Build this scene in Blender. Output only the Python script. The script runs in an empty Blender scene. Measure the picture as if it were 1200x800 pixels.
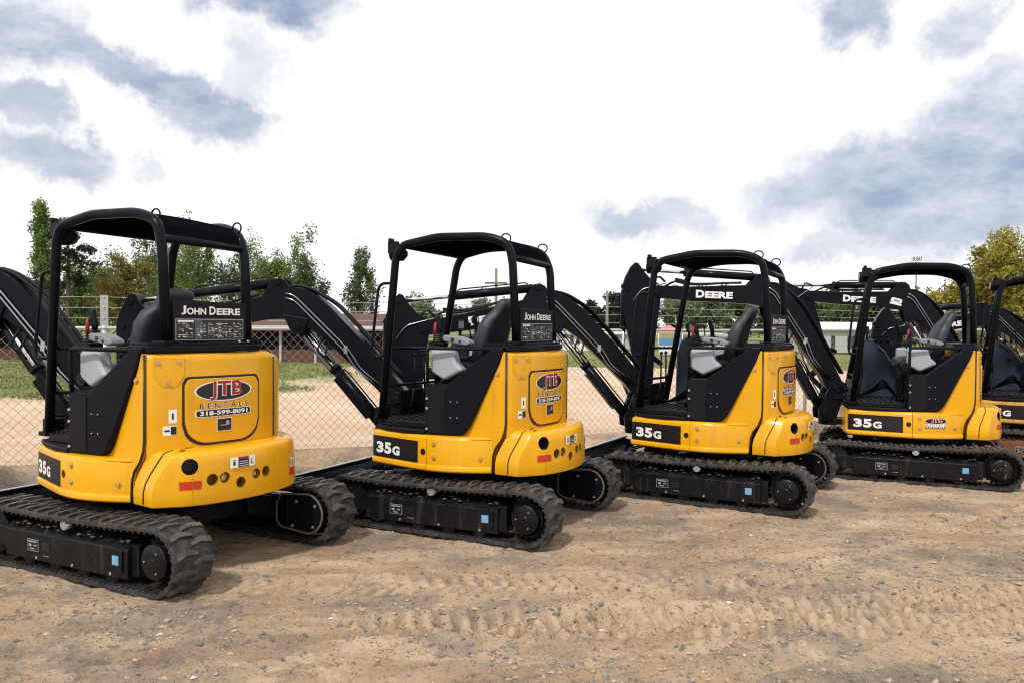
import bpy, bmesh, math, random
import numpy as np
from mathutils import Vector, Matrix
R = math.radians
random.seed(7)
rng = np.random.default_rng(7)
scn = bpy.context.scene
COL = scn.collection

# ------------------------------------------------------------------ helpers
def link(o, parent=None):
    COL.objects.link(o)
    if parent is not None:
        o.parent = parent
    return o

def tag(o, label=None, cat=None, group=None, kind=None):
    if label: o['label'] = label
    if cat: o['category'] = cat
    if group: o['group'] = group
    if kind: o['kind'] = kind
    return o

def empty(name, loc=(0, 0, 0), rz=0.0):
    o = bpy.data.objects.new(name, None)
    o.location = loc; o.rotation_euler = (0, 0, rz)
    o.empty_display_size = .2
    return link(o)

def copy_tree(o, parent=None):
    c = o.copy(); COL.objects.link(c)
    if parent is not None: c.parent = parent
    for ch in list(o.children):
        copy_tree(ch, c)
    return c

class MB:
    """collects shapes, then links them as ONE mesh object"""
    def __init__(s):
        s.v = []; s.f = []; s.m = []; s.sm = []
    def add(s, vs, fs, mi=0, smooth=False):
        o = len(s.v)
        s.v += [tuple(p) for p in vs]
        for f in fs:
            s.f.append([i + o for i in f]); s.m.append(mi); s.sm.append(smooth)
    def box(s, c, d, M=None, mi=0):
        x, y, z = [k / 2 for k in d]
        vs = [Vector((c[0] + a * x, c[1] + b * y, c[2] + e * z)) for a in (-1, 1) for b in (-1, 1) for e in (-1, 1)]
        if M is not None: vs = [M @ p for p in vs]
        s.add(vs, [(0, 1, 3, 2), (4, 6, 7, 5), (0, 4, 5, 1), (2, 3, 7, 6), (0, 2, 6, 4), (1, 5, 7, 3)], mi)
    def bar(s, a, b, w, h, mi=0, up=(0, 0, 1)):
        a = Vector(a); b = Vector(b); d = (b - a); L = d.length; d.normalize()
        u = Vector(up)
        if abs(d.dot(u)) > .95: u = Vector((1, 0, 0))
        sd = d.cross(u).normalized(); u = sd.cross(d).normalized()
        vs = []
        for p in (a, b):
            for i, j in ((-1, -1), (1, -1), (1, 1), (-1, 1)):
                vs.append(p + sd * i * w / 2 + u * j * h / 2)
        s.add(vs, [(3, 2, 1, 0), (4, 5, 6, 7), (0, 1, 5, 4), (1, 2, 6, 5), (2, 3, 7, 6), (3, 0, 4, 7)], mi)
    def tube(s, path, r, seg=10, mi=0, closed=False, caps=True, r2=None):
        P = [Vector(p) for p in path]; n = len(P)
        T = []
        for i in range(n):
            if closed: t = P[(i + 1) % n] - P[i - 1]
            else: t = P[min(i + 1, n - 1)] - P[max(i - 1, 0)]
            T.append(t.normalized())
        u = Vector((0, 0, 1)) if abs(T[0].z) < .9 else Vector((1, 0, 0))
        N = (u - T[0] * u.dot(T[0])).normalized()
        vs = []
        for i in range(n):
            N = (N - T[i] * N.dot(T[i])).normalized(); B = T[i].cross(N)
            rr = r if r2 is None else r + (r2 - r) * i / (n - 1)
            if isinstance(r, (list, tuple)): rr = r[i]
            for k in range(seg):
                a = 2 * math.pi * k / seg
                vs.append(P[i] + (N * math.cos(a) + B * math.sin(a)) * rr)
        fs = []
        for i in range(n if closed else n - 1):
            j = (i + 1) % n
            for k in range(seg):
                fs.append((i * seg + k, i * seg + (k + 1) % seg, j * seg + (k + 1) % seg, j * seg + k))
        s.add(vs, fs, mi, True)
        if caps and not closed:
            s.add([], [])
            o = len(s.v) - len(vs)
            s.f.append([o + k for k in range(seg)][::-1]); s.m.append(mi); s.sm.append(False)
            s.f.append([o + (n - 1) * seg + k for k in range(seg)]); s.m.append(mi); s.sm.append(False)
    def cyl(s, a, b, r, seg=20, mi=0, r2=None):
        s.tube([a, b], r, seg, mi, r2=r2)
    def prism(s, poly, y0, y1, mi=0, ax='y'):
        """poly of (x,z) extruded along y"""
        def P(p, y):
            return (p[0], y, p[1]) if ax == 'y' else ((p[0], p[1], y) if ax == 'z' else (y, p[0], p[1]))
        n = len(poly)
        vs = [P(p, y0) for p in poly] + [P(p, y1) for p in poly]
        fs = [list(range(n)), [n + i for i in range(n)][::-1]]
        for i in range(n):
            j = (i + 1) % n
            fs.append((i, n + i, n + j, j))
        s.add(vs, fs, mi)
    def loft(s, rings, mi=0, closed=True, caps=True, smooth=False):
        n = len(rings[0]); vs = [p for r in rings for p in r]; fs = []
        for i in range(len(rings) - 1):
            for k in range(n if closed else n - 1):
                kk = (k + 1) % n
                fs.append((i * n + k, i * n + kk, (i + 1) * n + kk, (i + 1) * n + k))
        s.add(vs, fs, mi, smooth)
        if caps:
            o = len(s.v) - len(vs)
            s.f.append([o + k for k in range(n)][::-1]); s.m.append(mi); s.sm.append(False)
            s.f.append([o + (len(rings) - 1) * n + k for k in range(n)]); s.m.append(mi); s.sm.append(False)
    def ball(s, c, r, mi=0, seg=12, ring=8, sc=(1, 1, 1)):
        vs = []; fs = []
        for i in range(ring + 1):
            t = math.pi * i / ring
            for k in range(seg):
                a = 2 * math.pi * k / seg
                vs.append((c[0] + r * sc[0] * math.sin(t) * math.cos(a), c[1] + r * sc[1] * math.sin(t) * math.sin(a), c[2] + r * sc[2] * math.cos(t)))
        for i in range(ring):
            for k in range(seg):
                fs.append((i * seg + k, (i + 1) * seg + k, (i + 1) * seg + (k + 1) % seg, i * seg + (k + 1) % seg))
        s.add(vs, fs, mi, True)
    def mesh(s, name, mats, fix=True):
        me = bpy.data.meshes.new(name)
        me.from_pydata(s.v, [], s.f)
        for m in (mats if isinstance(mats, (list, tuple)) else [mats]): me.materials.append(m)
        me.polygons.foreach_set('material_index', s.m)
        me.polygons.foreach_set('use_smooth', s.sm)
        if fix:
            bm = bmesh.new(); bm.from_mesh(me)
            bmesh.ops.remove_doubles(bm, verts=bm.verts, dist=1e-5)
            bmesh.ops.recalc_face_normals(bm, faces=bm.faces)
            bm.to_mesh(me); bm.free()
        me.update()
        return me
    def build(s, name, mats, parent=None, bevel=0, fix=True, seg=2):
        o = bpy.data.objects.new(name, s.mesh(name, mats, fix))
        link(o, parent)
        if bevel:
            b = o.modifiers.new('bevel', 'BEVEL'); b.width = bevel; b.segments = seg; b.limit_method = 'ANGLE'; b.angle_limit = R(35)
            for p in o.data.polygons: p.use_smooth = True
            b.harden_normals = True
        return o

def build_each(mb, name, mats, parent, margin=.004, bevel=0, fix=True):
    """one object for every separate piece collected in mb"""
    par = list(range(len(mb.v)))
    def find(a):
        while par[a] != a: par[a] = par[par[a]]; a = par[a]
        return a
    for f in mb.f:
        r0 = find(f[0])
        for k in f[1:]: par[find(k)] = r0
    isl = {}
    for i, f in enumerate(mb.f): isl.setdefault(find(f[0]), []).append(i)
    items = []
    for fl in isl.values():
        vi = {k for i in fl for k in mb.f[i]}
        lo = [min(mb.v[k][a] for k in vi) - margin for a in range(3)]; hi = [max(mb.v[k][a] for k in vi) + margin for a in range(3)]
        items.append([fl, lo, hi])
    ch = True
    while ch:
        ch = False; out = []
        for it in items:
            for o in out:
                if all(it[1][a] <= o[2][a] and o[1][a] <= it[2][a] for a in range(3)):
                    o[0] = o[0] + it[0]; o[1] = [min(p, q) for p, q in zip(o[1], it[1])]; o[2] = [max(p, q) for p, q in zip(o[2], it[2])]; ch = True; break
            else: out.append(it)
        items = out
    res = []
    for fl, lo, hi in items:
        m = MB(); ids = {}
        for i in sorted(fl):
            nf = []
            for k in mb.f[i]:
                if k not in ids: ids[k] = len(m.v); m.v.append(mb.v[k])
                nf.append(ids[k])
            m.f.append(nf); m.m.append(mb.m[i]); m.sm.append(mb.sm[i])
        res.append(m.build(name, mats, parent, bevel, fix))
    return res

def fillet(pts, r, n=6):
    """round the inner corners of a polyline"""
    P = [Vector(p) for p in pts]; out = [P[0]]
    for i in range(1, len(P) - 1):
        a = P[i - 1] - P[i]; b = P[i + 1] - P[i]
        rr = r[i - 1] if isinstance(r, (list, tuple)) else r
        d = min(rr, a.length * .49, b.length * .49)
        s, e = P[i] + a.normalized() * d, P[i] + b.normalized() * d
        for k in range(n + 1):
            t = k / n
            out.append(s * (1 - t) ** 2 + P[i] * 2 * t * (1 - t) + e * t * t)
    out.append(P[-1])
    return out

# ------------------------------------------------------------------ materials
def mat(name, base, rough=.5, metal=0, coat=0, var=None, vscale=4., bump=0, bscale=60., rvar=0, dust=None, dscale=3., damt=.5, spec=.5, emit=None, streak=None):
    m = bpy.data.materials.new(name); m.use_nodes = True
    nt = m.node_tree; N = nt.nodes; L = nt.links; p = N['Principled BSDF']
    p.inputs['Base Color'].default_value = (*base, 1); p.inputs['Roughness'].default_value = rough
    p.inputs['Metallic'].default_value = metal; p.inputs['Coat Weight'].default_value = coat
    p.inputs['Coat Roughness'].default_value = .08
    p.inputs['Specular IOR Level'].default_value = spec
    oi = N.new('ShaderNodeObjectInfo'); va = N.new('ShaderNodeVectorMath'); va.operation = 'MULTIPLY_ADD'
    L.new(oi.outputs['Location'], va.inputs[0]); va.inputs[1].default_value = (1.7, 1.3, 0); L.new(N.new('ShaderNodeTexCoord').outputs['Object'], va.inputs[2])
    tc = va.outputs[0]
    def noise(sc, det=5, rg=.6):
        n = N.new('ShaderNodeTexNoise'); n.inputs['Scale'].default_value = sc; n.inputs['Detail'].default_value = det; n.inputs['Roughness'].default_value = rg
        L.new(tc, n.inputs['Vector']); return n.outputs['Fac']
    def ramp(f, a, b):
        r = N.new('ShaderNodeMapRange'); r.inputs['From Min'].default_value = a; r.inputs['From Max'].default_value = b
        L.new(f, r.inputs['Value']); return r.outputs['Result']
    col = None
    if var is not None:
        mx = N.new('ShaderNodeMix'); mx.data_type = 'RGBA'
        L.new(ramp(noise(vscale), .35, .65), mx.inputs[0])
        mx.inputs[6].default_value = (*base, 1); mx.inputs[7].default_value = (*var, 1); col = mx.outputs[2]
    if dust is not None:
        mx = N.new('ShaderNodeMix'); mx.data_type = 'RGBA'
        f = ramp(noise(dscale, 8, .7), .48, .75)
        mm = N.new('ShaderNodeMath'); mm.operation = 'MULTIPLY'; mm.inputs[1].default_value = damt
        L.new(f, mm.inputs[0]); L.new(mm.outputs[0], mx.inputs[0])
        if col is not None: L.new(col, mx.inputs[6])
        else: mx.inputs[6].default_value = (*base, 1)
        mx.inputs[7].default_value = (*dust, 1); col = mx.outputs[2]
    if streak is not None:
        mpn = N.new('ShaderNodeMapping'); mpn.inputs['Scale'].default_value = (16, 16, 1.6); L.new(tc, mpn.inputs['Vector'])
        n_ = N.new('ShaderNodeTexNoise'); n_.inputs['Scale'].default_value = 1; n_.inputs['Detail'].default_value = 5; n_.inputs['Roughness'].default_value = .6; L.new(mpn.outputs[0], n_.inputs['Vector'])
        m1_ = N.new('ShaderNodeMath'); m1_.operation = 'MULTIPLY'; L.new(ramp(n_.outputs['Fac'], .56, .78), m1_.inputs[0]); m1_.inputs[1].default_value = streak[1]
        mx = N.new('ShaderNodeMix'); mx.data_type = 'RGBA'; L.new(m1_.outputs[0], mx.inputs[0])
        if col is not None: L.new(col, mx.inputs[6])
        else: mx.inputs[6].default_value = (*base, 1)
        mx.inputs[7].default_value = (*streak[0], 1); col = mx.outputs[2]
    if col is not None: L.new(col, p.inputs['Base Color'])
    if rvar:
        r = N.new('ShaderNodeMapRange'); r.inputs['From Min'].default_value = .3; r.inputs['From Max'].default_value = .7
        r.inputs['To Min'].default_value = max(rough - rvar, .05); r.inputs['To Max'].default_value = rough + rvar
        L.new(noise(9, 6), r.inputs['Value']); L.new(r.outputs['Result'], p.inputs['Roughness'])
    if bump:
        b = N.new('ShaderNodeBump'); b.inputs['Strength'].default_value = bump; b.inputs['Distance'].default_value = .01
        L.new(noise(bscale, 6), b.inputs['Height']); L.new(b.outputs['Normal'], p.inputs['Normal'])
    if emit: p.inputs['Emission Color'].default_value = (*base, 1); p.inputs['Emission Strength'].default_value = emit
    return m

YEL = mat('yellow_paint', (.77, .388, .003), .30, coat=.2, var=(.72, .345, .003), vscale=2, rvar=.08, dust=(.42, .30, .16), dscale=5, damt=.06, spec=.32, streak=((.30, .17, .05), .35))
YELOLD = mat('worn_yellow_paint', (.62, .33, .04), .6, var=(.52, .25, .03), vscale=3, dust=(.2, .08, .03), dscale=9, damt=.9)
BLK = mat('black_paint', (.006, .0072, .0115),   .27, coat=0, rvar=.12, dust=(.08, .07, .06), dscale=6, damt=.02, spec=.11)
BLKM = mat('matt_black_plastic', (.007, .007, .010), .5, bump=.15, bscale=300, dust=(.10, .08, .06), dscale=8, damt=.05, spec=.18)
NAVY = mat('dusty_black_paint', (.006, .0065, .009), .34, rvar=.15, streak=((.10, .08, .06), .5), dust=(.14, .11, .08), dscale=14, damt=.07, spec=.2)
RUB = mat('track_rubber', (.014, .0138, .014), .5, var=(.045, .042, .041), vscale=14, bump=.5, bscale=90, dust=(.15, .125, .105), dscale=10, damt=.45, spec=.35)
RUBT = mat('scuffed_lug_face', (.04, .038, .037), .5, var=(.085, .076, .070), vscale=9, bump=.6, bscale=70, dust=(.24, .195, .155), dscale=12, damt=.6, spec=.4)
ROOFM = mat('roof_underside_black', (.005, .005, .008), .6, spec=0)
GREYP = mat('light_grey_plastic', (.34, .36, .41), .5, rvar=.05)
SEATM = mat('seat_vinyl', (.026, .030, .042), .48, bump=.2, bscale=220)
CHR = mat('chrome_rod', (.75, .75, .76), .12, metal=1)
PIPE = mat('bright_steel_pipe', (.34, .35, .37), .22, metal=1)
STEEL = mat('zinc_steel', (.5, .5, .5), .4, metal=.8, rvar=.1)
BRASS = mat('yellow_zinc_bolt', (.62, .42, .16), .4, metal=.6)
WHT = mat('white_decal', (.82, .82, .80), .45)
RED = mat('red_plastic', (.34, .012, .01), .4)
REDG = mat('dark_red_grip', (.22, .01, .01), .45)
REDD = mat('red_reflector', (.55, .035, .01), .3)
BLUED = mat('blue_decal', (.12, .40, .75), .4)
DARKD = mat('black_decal', (.012, .011, .012), .35)
GREYD = mat('grey_decal', (.30, .32, .35), .5)
RUST = mat('rusty_steel', (.16, .06, .025), .85, var=(.09, .035, .018), vscale=8, bump=.4, bscale=60)
GRIME = mat('dried_mud', (.12, .09, .065), .95, bump=.6, bscale=80)
ORG = mat('amber_decal', (.75, .38, .03), .4)

# ------------------------------------------------------------------ text
_tc = {}
def text_geo(body, bold=0.0, shear=0.0):
    k = (body, bold, shear)
    if k in _tc: return _tc[k]
    cu = bpy.data.curves.new('t', 'FONT'); cu.body = body; cu.size = 1; cu.offset = bold; cu.resolution_u = 3; cu.shear = shear
    o = bpy.data.objects.new('t', cu); COL.objects.link(o)
    dg = bpy.context.evaluated_depsgraph_get(); dg.update()
    me = bpy.data.meshes.new_from_object(o.evaluated_get(dg))
    vs = [tuple(v.co[:2]) for v in me.vertices]; fs = [tuple(p.vertices) for p in me.polygons]
    bpy.data.objects.remove(o); bpy.data.curves.remove(cu); bpy.data.meshes.remove(me)
    x0 = min(v[0] for v in vs); x1 = max(v[0] for v in vs); y0 = min(v[1] for v in vs); y1 = max(v[1] for v in vs)
    vs = [(v[0] - x0, v[1] - y0) for v in vs]
    _tc[k] = (vs, fs, x1 - x0, y1 - y0)
    return _tc[k]

def put_text(mb, body, fn, u, v, w, h, mi, bold=0.0, shear=0.0):
    """fills the rectangle (u,v,w,h) with the text; fn maps (u,v) to 3D"""
    vs, fs, W, H = text_geo(body, bold, shear)
    mb.add([fn(u + a / W * w, v + b / H * h) for a, b in vs], fs, mi)

def rect(mb, fn, u0, v0, u1, v1, mi, n=6):
    us = [u0 + (u1 - u0) * i / n for i in range(n + 1)]
    vs = [fn(a, v0) for a in us] + [fn(a, v1) for a in us]
    mb.add(vs, [(i, i + 1, n + 2 + i, n + 1 + i) for i in range(n)], mi)

def blob(mb, fn, cu, cv, ru, rv, mi, n=28, e=2.0):
    """filled (super)ellipse wrapped on the surface"""
    vs = []
    fs = []
    M = 20
    for i in range(M + 1):
        t = -math.cos(math.pi * i / M)
        q = (max(0, 1 - abs(t) ** e)) ** (1 / e)
        vs += [fn(cu + ru * t, cv - rv * q), fn(cu + ru * t, cv + rv * q)]
    for i in range(M): fs.append((2 * i, 2 * i + 2, 2 * i + 3, 2 * i + 1))
    mb.add(vs, fs, mi)

# ------------------------------------------------------------------ body outlines (X forward, Y left), front -> left -> tail -> right
class Outline:
    def __init__(s, pts, n=8):
        P = [Vector(p) for p in pts]; out = []
        for i in range(len(P) - 1):
            p0 = P[max(i - 1, 0)]; p1 = P[i]; p2 = P[i + 1]; p3 = P[min(i + 2, len(P) - 1)]
            for k in range(n):
                t = k / n
                out.append(.5 * ((2 * p1) + (p2 - p0) * t + (2 * p0 - 5 * p1 + 4 * p2 - p3) * t * t + (3 * p1 - p0 - 3 * p2 + p3) * t ** 3))
        out.append(P[-1]); s.p = out
        s.s = [0]
        for a, b in zip(out, out[1:]): s.s.append(s.s[-1] + (b - a).length)
        s.L = s.s[-1]
    def at(s, t, off=0):
        t = min(max(t, 0), s.L - 1e-6)
        lo = 0; hi = len(s.s) - 1
        while hi - lo > 1:
            m = (lo + hi) // 2
            if s.s[m] <= t: lo = m
            else: hi = m
        f = (t - s.s[lo]) / (s.s[hi] - s.s[lo]); p = s.p[lo].lerp(s.p[hi], f)
        a = s.p[max(lo - 1, 0)]; b = s.p[min(hi + 1, len(s.p) - 1)]
        d = (b - a).normalized(); n = Vector((-d.y, d.x)) * -1     # outward for this winding
        return p + n * -off if False else p - Vector((d.y, -d.x)) * -off * -1 if False else p + Vector((-d.y, d.x)) * -off
    def near(s, x, y):
        q = Vector((x, y)); i = min(range(len(s.p)), key=lambda k: (s.p[k] - q).length); return s.s[i]

# skirt outline: winding front(+X) -> left(+Y) -> rear(-X): outward normal = right of travel... travel d=(-1,0) on the left side, outward=(0,1)=(d.y,-d.x)
def out_at(o, t, off): # outward offset
    t = min(max(t, 1e-4), o.L - 1e-4)
    a = Outline.at(o, t - 1e-3) if t > 1e-3 else o.p[0]; b = Outline.at(o, t + 1e-3)
    d = (b - a).normalized(); p = Outline.at(o, t)
    return p + Vector((d.y, -d.x)) * off
SK = Outline([(.80, .44), (.803, .555), (.791, .579), (.745, .598), (.65, .624), (.5, .664), (.35, .703), (.2, .737), (.05, .75), (-.1, .728), (-.25, .68), (-.40, .605)])
CW = Outline([(-.43, .612), (-.548, .620), (-.632, .628), (-.655, .615), (-.72, .545), (-.79, .465), (-.845, .34), (-.878, .21), (-.897, .08), (-.90, -.04), (-.885, -.16), (-.86, -.27), (-.82, -.39), (-.75, -.49), (-.65, -.58), (-.50, -.66), (-.25, -.72), (.1, -.73)])
S_RIDGE = CW.near(-.645, .625)
def ramp_shift(s, r):
    if s < S_RIDGE: k = s / S_RIDGE; return Vector((-.085 + .01 * k, -.028 - .055 * k)) * r
    k = max(0, 1 - (s - S_RIDGE) / .20); return Vector((-.075, -.083)) * r * k
HD = Outline([(-.515, .578), (-.545, .555), (-.575, .50), (-.61, .40), (-.65, .25), (-.68, .05), (-.69, -.16), (-.672, -.30), (-.62, -.43), (-.52, -.54), (-.42, -.59), (-.34, -.60)])

def wrap(o, s0, off):
    return lambda u, v: (lambda p: (p.x, p.y, v))(out_at(o, s0 + u, off))

def ring(o, s0, s1, n, z, inset, back):
    """closed ring at height z: outer arc of the outline, closed by an inner arc 'back' metres inside"""
    a = [out_at(o, s0 + (s1 - s0) * i / n, -inset) for i in range(n + 1)]
    b = [out_at(o, s0 + (s1 - s0) * i / n, -inset - back) for i in range(n, -1, -1)]
    return [(p.x, p.y, z) for p in a + b]

# ------------------------------------------------------------------ excavator
def jtb_logo(mb, fn, cu, cz, w, h, R_=0, side=False):
    """oval logo, word and phone number; slots: 0 black 1 white 2 red"""
    blob(mb, fn, cu, cz, w * .53, h * .56, 1)
    f2 = lambda u, v, d=.0012: lift(fn, u, v, d)
    blob(mb, lambda u, v: lift(fn, u, v, .0012), cu, cz, w * .5, h * .5, 0)
    for k, (b, m, bo) in enumerate((('JTB', 1, .055), ('JTB', 2, .018))):
        put_text(mb, b, lambda u, v, k=k: lift(fn, u, v, .0024 + .0012 * k), cu - w * .27 + .004 * k * .5, cz - h * .52 + .004 * k * .5, w * .60, h * 1.02, m, bo)
    rect(mb, fn, cu - w * .46, cz - h * .98, cu + w * .46, cz - h * .58, 1) if side else None
    for k, (m, bo) in enumerate(((1, .05), (0, .0))):
        if side and k == 0: continue
        put_text(mb, 'R E N T A L S', lambda u, v, k=k: lift(fn, u, v, .0012 + .0012 * k), cu - w * .44, cz - h * .90, w * .88, h * .27, m if not side else 2, bo)
    zc = cz - h * 1.17
    blob(mb, fn, cu, zc, w * .52, h * .21, 1, e=6)
    blob(mb, lambda u, v: lift(fn, u, v, .0012), cu, zc, w * .50, h * .175, 0, e=6)
    put_text(mb, '318-599-8091', lambda u, v: lift(fn, u, v, .0024), cu - w * .44, zc - h * .12, w * .88, h * .24, 1, .03)

def lift(fn, u, v, d):
    a = Vector(fn(u, v)); b = Vector(fn(u + .004, v)); c = Vector(fn(u, v + .004))
    n = (b - a).cross(c - a)
    if n.length < 1e-9: return tuple(a)
    n.normalize(); 
    if n.dot(OUTREF) < 0 and OUTCHK: n = -n
    return tuple(a + n * d)
OUTREF = Vector((0, 1, 0)); OUTCHK = False

def plate(mb, fn, cu, cz, w, h, seed=0, cols=(0, 1, 2), border=True):
    """small data placard: border, rows of print"""
    a, b, c = cols
    if border: rect(mb, fn, cu - w / 2, cz - h / 2, cu + w / 2, cz + h / 2, b)
    e = .06 * h
    g = lambda u, v: lift(fn, u, v, .0012); g2 = lambda u, v: lift(fn, u, v, .0024)
    rect(mb, g, cu - w / 2 + e, cz - h / 2 + e, cu + w / 2 - e, cz + h / 2 - e, a)
    r = random.Random(seed)
    rows = 9
    for i in range(rows):
        z = cz + h / 2 - e * 2.2 - (h - e * 4) * i / rows
        u = cu - w / 2 + 2 * e
        while u < cu + w / 2 - 3 * e:
            L = r.uniform(.02, .12) * w
            L = min(L, cu + w / 2 - 2 * e - u)
            if r.random() < .75: rect(mb, g2, u, z - h * .045, u + L, z - h * .005, b if r.random() < .4 else c, 1)
            u += L + .02 * w

def arc_track(belt_out, n):
    """stadium path in the X-Z plane: list of (x, z, nx, nz) by arc length"""
    c1 = (-.80, .233); r1 = .200; c2 = (.86, .222); r2 = .190
    segs = []
    pts = []
    # top from sprocket to idler (sags slightly), around the idler, back along the ground, around the sprocket
    def add(x, z, nx, nz): pts.append((x, z, nx, nz))
    for i in range(40):
        t = i / 40; x = c1[0] + (c2[0] - c1[0]) * t; z = c1[1] + r1 + (c2[1] + r2 - c1[1] - r1) * t - .018 * math.sin(math.pi * t)
        add(x, z, 0, 1)
    for i in range(30):
        a = math.pi / 2 - math.pi * i / 30; add(c2[0] + r2 * math.cos(a), c2[1] + r2 * math.sin(a), math.cos(a), math.sin(a))
    for i in range(40):
        t = i / 40; add(c2[0] + (c1[0] - c2[0]) * t, c2[1] - r2 + (c1[1] - r1 - c2[1] + r2) * t, 0, -1)
    for i in range(30):
        a = -math.pi / 2 - math.pi * i / 30; add(c1[0] + r1 * math.cos(a), c1[1] + r1 * math.sin(a), math.cos(a), math.sin(a))
    L = [0]
    for a, b in zip(pts, pts[1:] + pts[:1]): L.append(L[-1] + math.hypot(b[0] - a[0], b[1] - a[1]))
    out = []
    for k in range(n):
        s = L[-1] * k / n; i = max(j for j in range(len(pts)) if L[j] <= s)
        f = (s - L[i]) / (L[i + 1] - L[i]); a = pts[i]; b = pts[(i + 1) % len(pts)]
        nx = a[2] + (b[2] - a[2]) * f; nz = a[3] + (b[3] - a[3]) * f; q = math.hypot(nx, nz)
        out.append((a[0] + (b[0] - a[0]) * f, a[1] + (b[1] - a[1]) * f, nx / q, nz / q))
    return out

def make_track(root, sgn):
    yc = .715 * sgn; w = .15
    n = 172; P = arc_track(0, n); mb = MB()
    rings = []
    for (x, z, nx, nz) in P:
        prof = [(-w, -.008), (-w, .012), (-w + .012, .018), (w - .012, .018), (w, .012), (w, -.008), (w - .02, -.014), (-w + .02, -.014)]
        rings.append([(x + nx * h, yc + y, z + nz * h) for y, h in prof])
    m = 8; vs = [p for r in rings for p in r]; fs = []
    for i in range(n):
        j = (i + 1) % n
        for k in range(m): fs.append((i * m + k, j * m + k, j * m + (k + 1) % m, i * m + (k + 1) % m))
    mb.add(vs, fs, 0, False)
    # staggered chevron lugs on the outside, drive ribs on the inside
    def frame(k, dy, h):
        k %= n; i = int(k); f = k - i; a = P[i]; b = P[(i + 1) % n]
        x = a[0] + (b[0] - a[0]) * f; z = a[1] + (b[1] - a[1]) * f
        nx = a[2] + (b[2] - a[2]) * f; nz = a[3] + (b[3] - a[3]) * f
        return (x + nx * h, yc + dy, z + nz * h)
    for j in range(43):
        for side in (-1, 1):
            k0 = j * 4 + (2 if side > 0 else 0)
            # plan polygon of a lug in (along, across)
            ya, yb, ym = side * (w - .004), side * -.028, side * .06
            base = [(-.95, ya), (.95, ya), (1.7, ym), (.7, yb), (-.55, yb), (-.15, ym)]
            top = [(-.55, side * (w - .010)), (.6, side * (w - .010)), (1.3, ym), (.45, yb + side * .012), (-.25, yb + side * .012), (.1, ym)]
            vb = [frame(k0 + a, y, .014) for a, y in base]; vt = [frame(k0 + a, y, .035 + .003 * ((j * 7) % 3 - 1)) for a, y in top]
            mb.add(vb + vt, [(i, (i + 1) % 6, 6 + (i + 1) % 6, 6 + i) for i in range(6)], 0)
            mb.add(vt, [tuple(range(6))], 1)
    for j in range(86):
        k0 = j * 2
        for y0, y1 in ((-w + .005, -.045), (.045, w - .005)):
            vb = [frame(k0 - .35, y0, -.010), frame(k0 + .35, y0, -.010), frame(k0 + .35, y1, -.010), frame(k0 - .35, y1, -.010)]
            vt = [frame(k0 - .2, y0, -.024), frame(k0 + .2, y0, -.024), frame(k0 + .2, y1, -.024), frame(k0 - .2, y1, -.024)]
            mb.add(vb + vt, [(4, 5, 6, 7), (0, 1, 5, 4), (1, 2, 6, 5), (2, 3, 7, 6), (3, 0, 4, 7)], 0)
    return mb.build('rubber_track', [RUB, RUBT], root)

def wheel_lathe(mb, cx, cz, prof, sgn, seg=32, mi=0):
    rings = []
    for y, r in prof:
        rings.append([(cx + r * math.cos(2 * math.pi * k / seg), y * sgn, cz + r * math.sin(2 * math.pi * k / seg)) for k in range(seg)])
    mb.loft(rings, mi, True, True)

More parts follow.
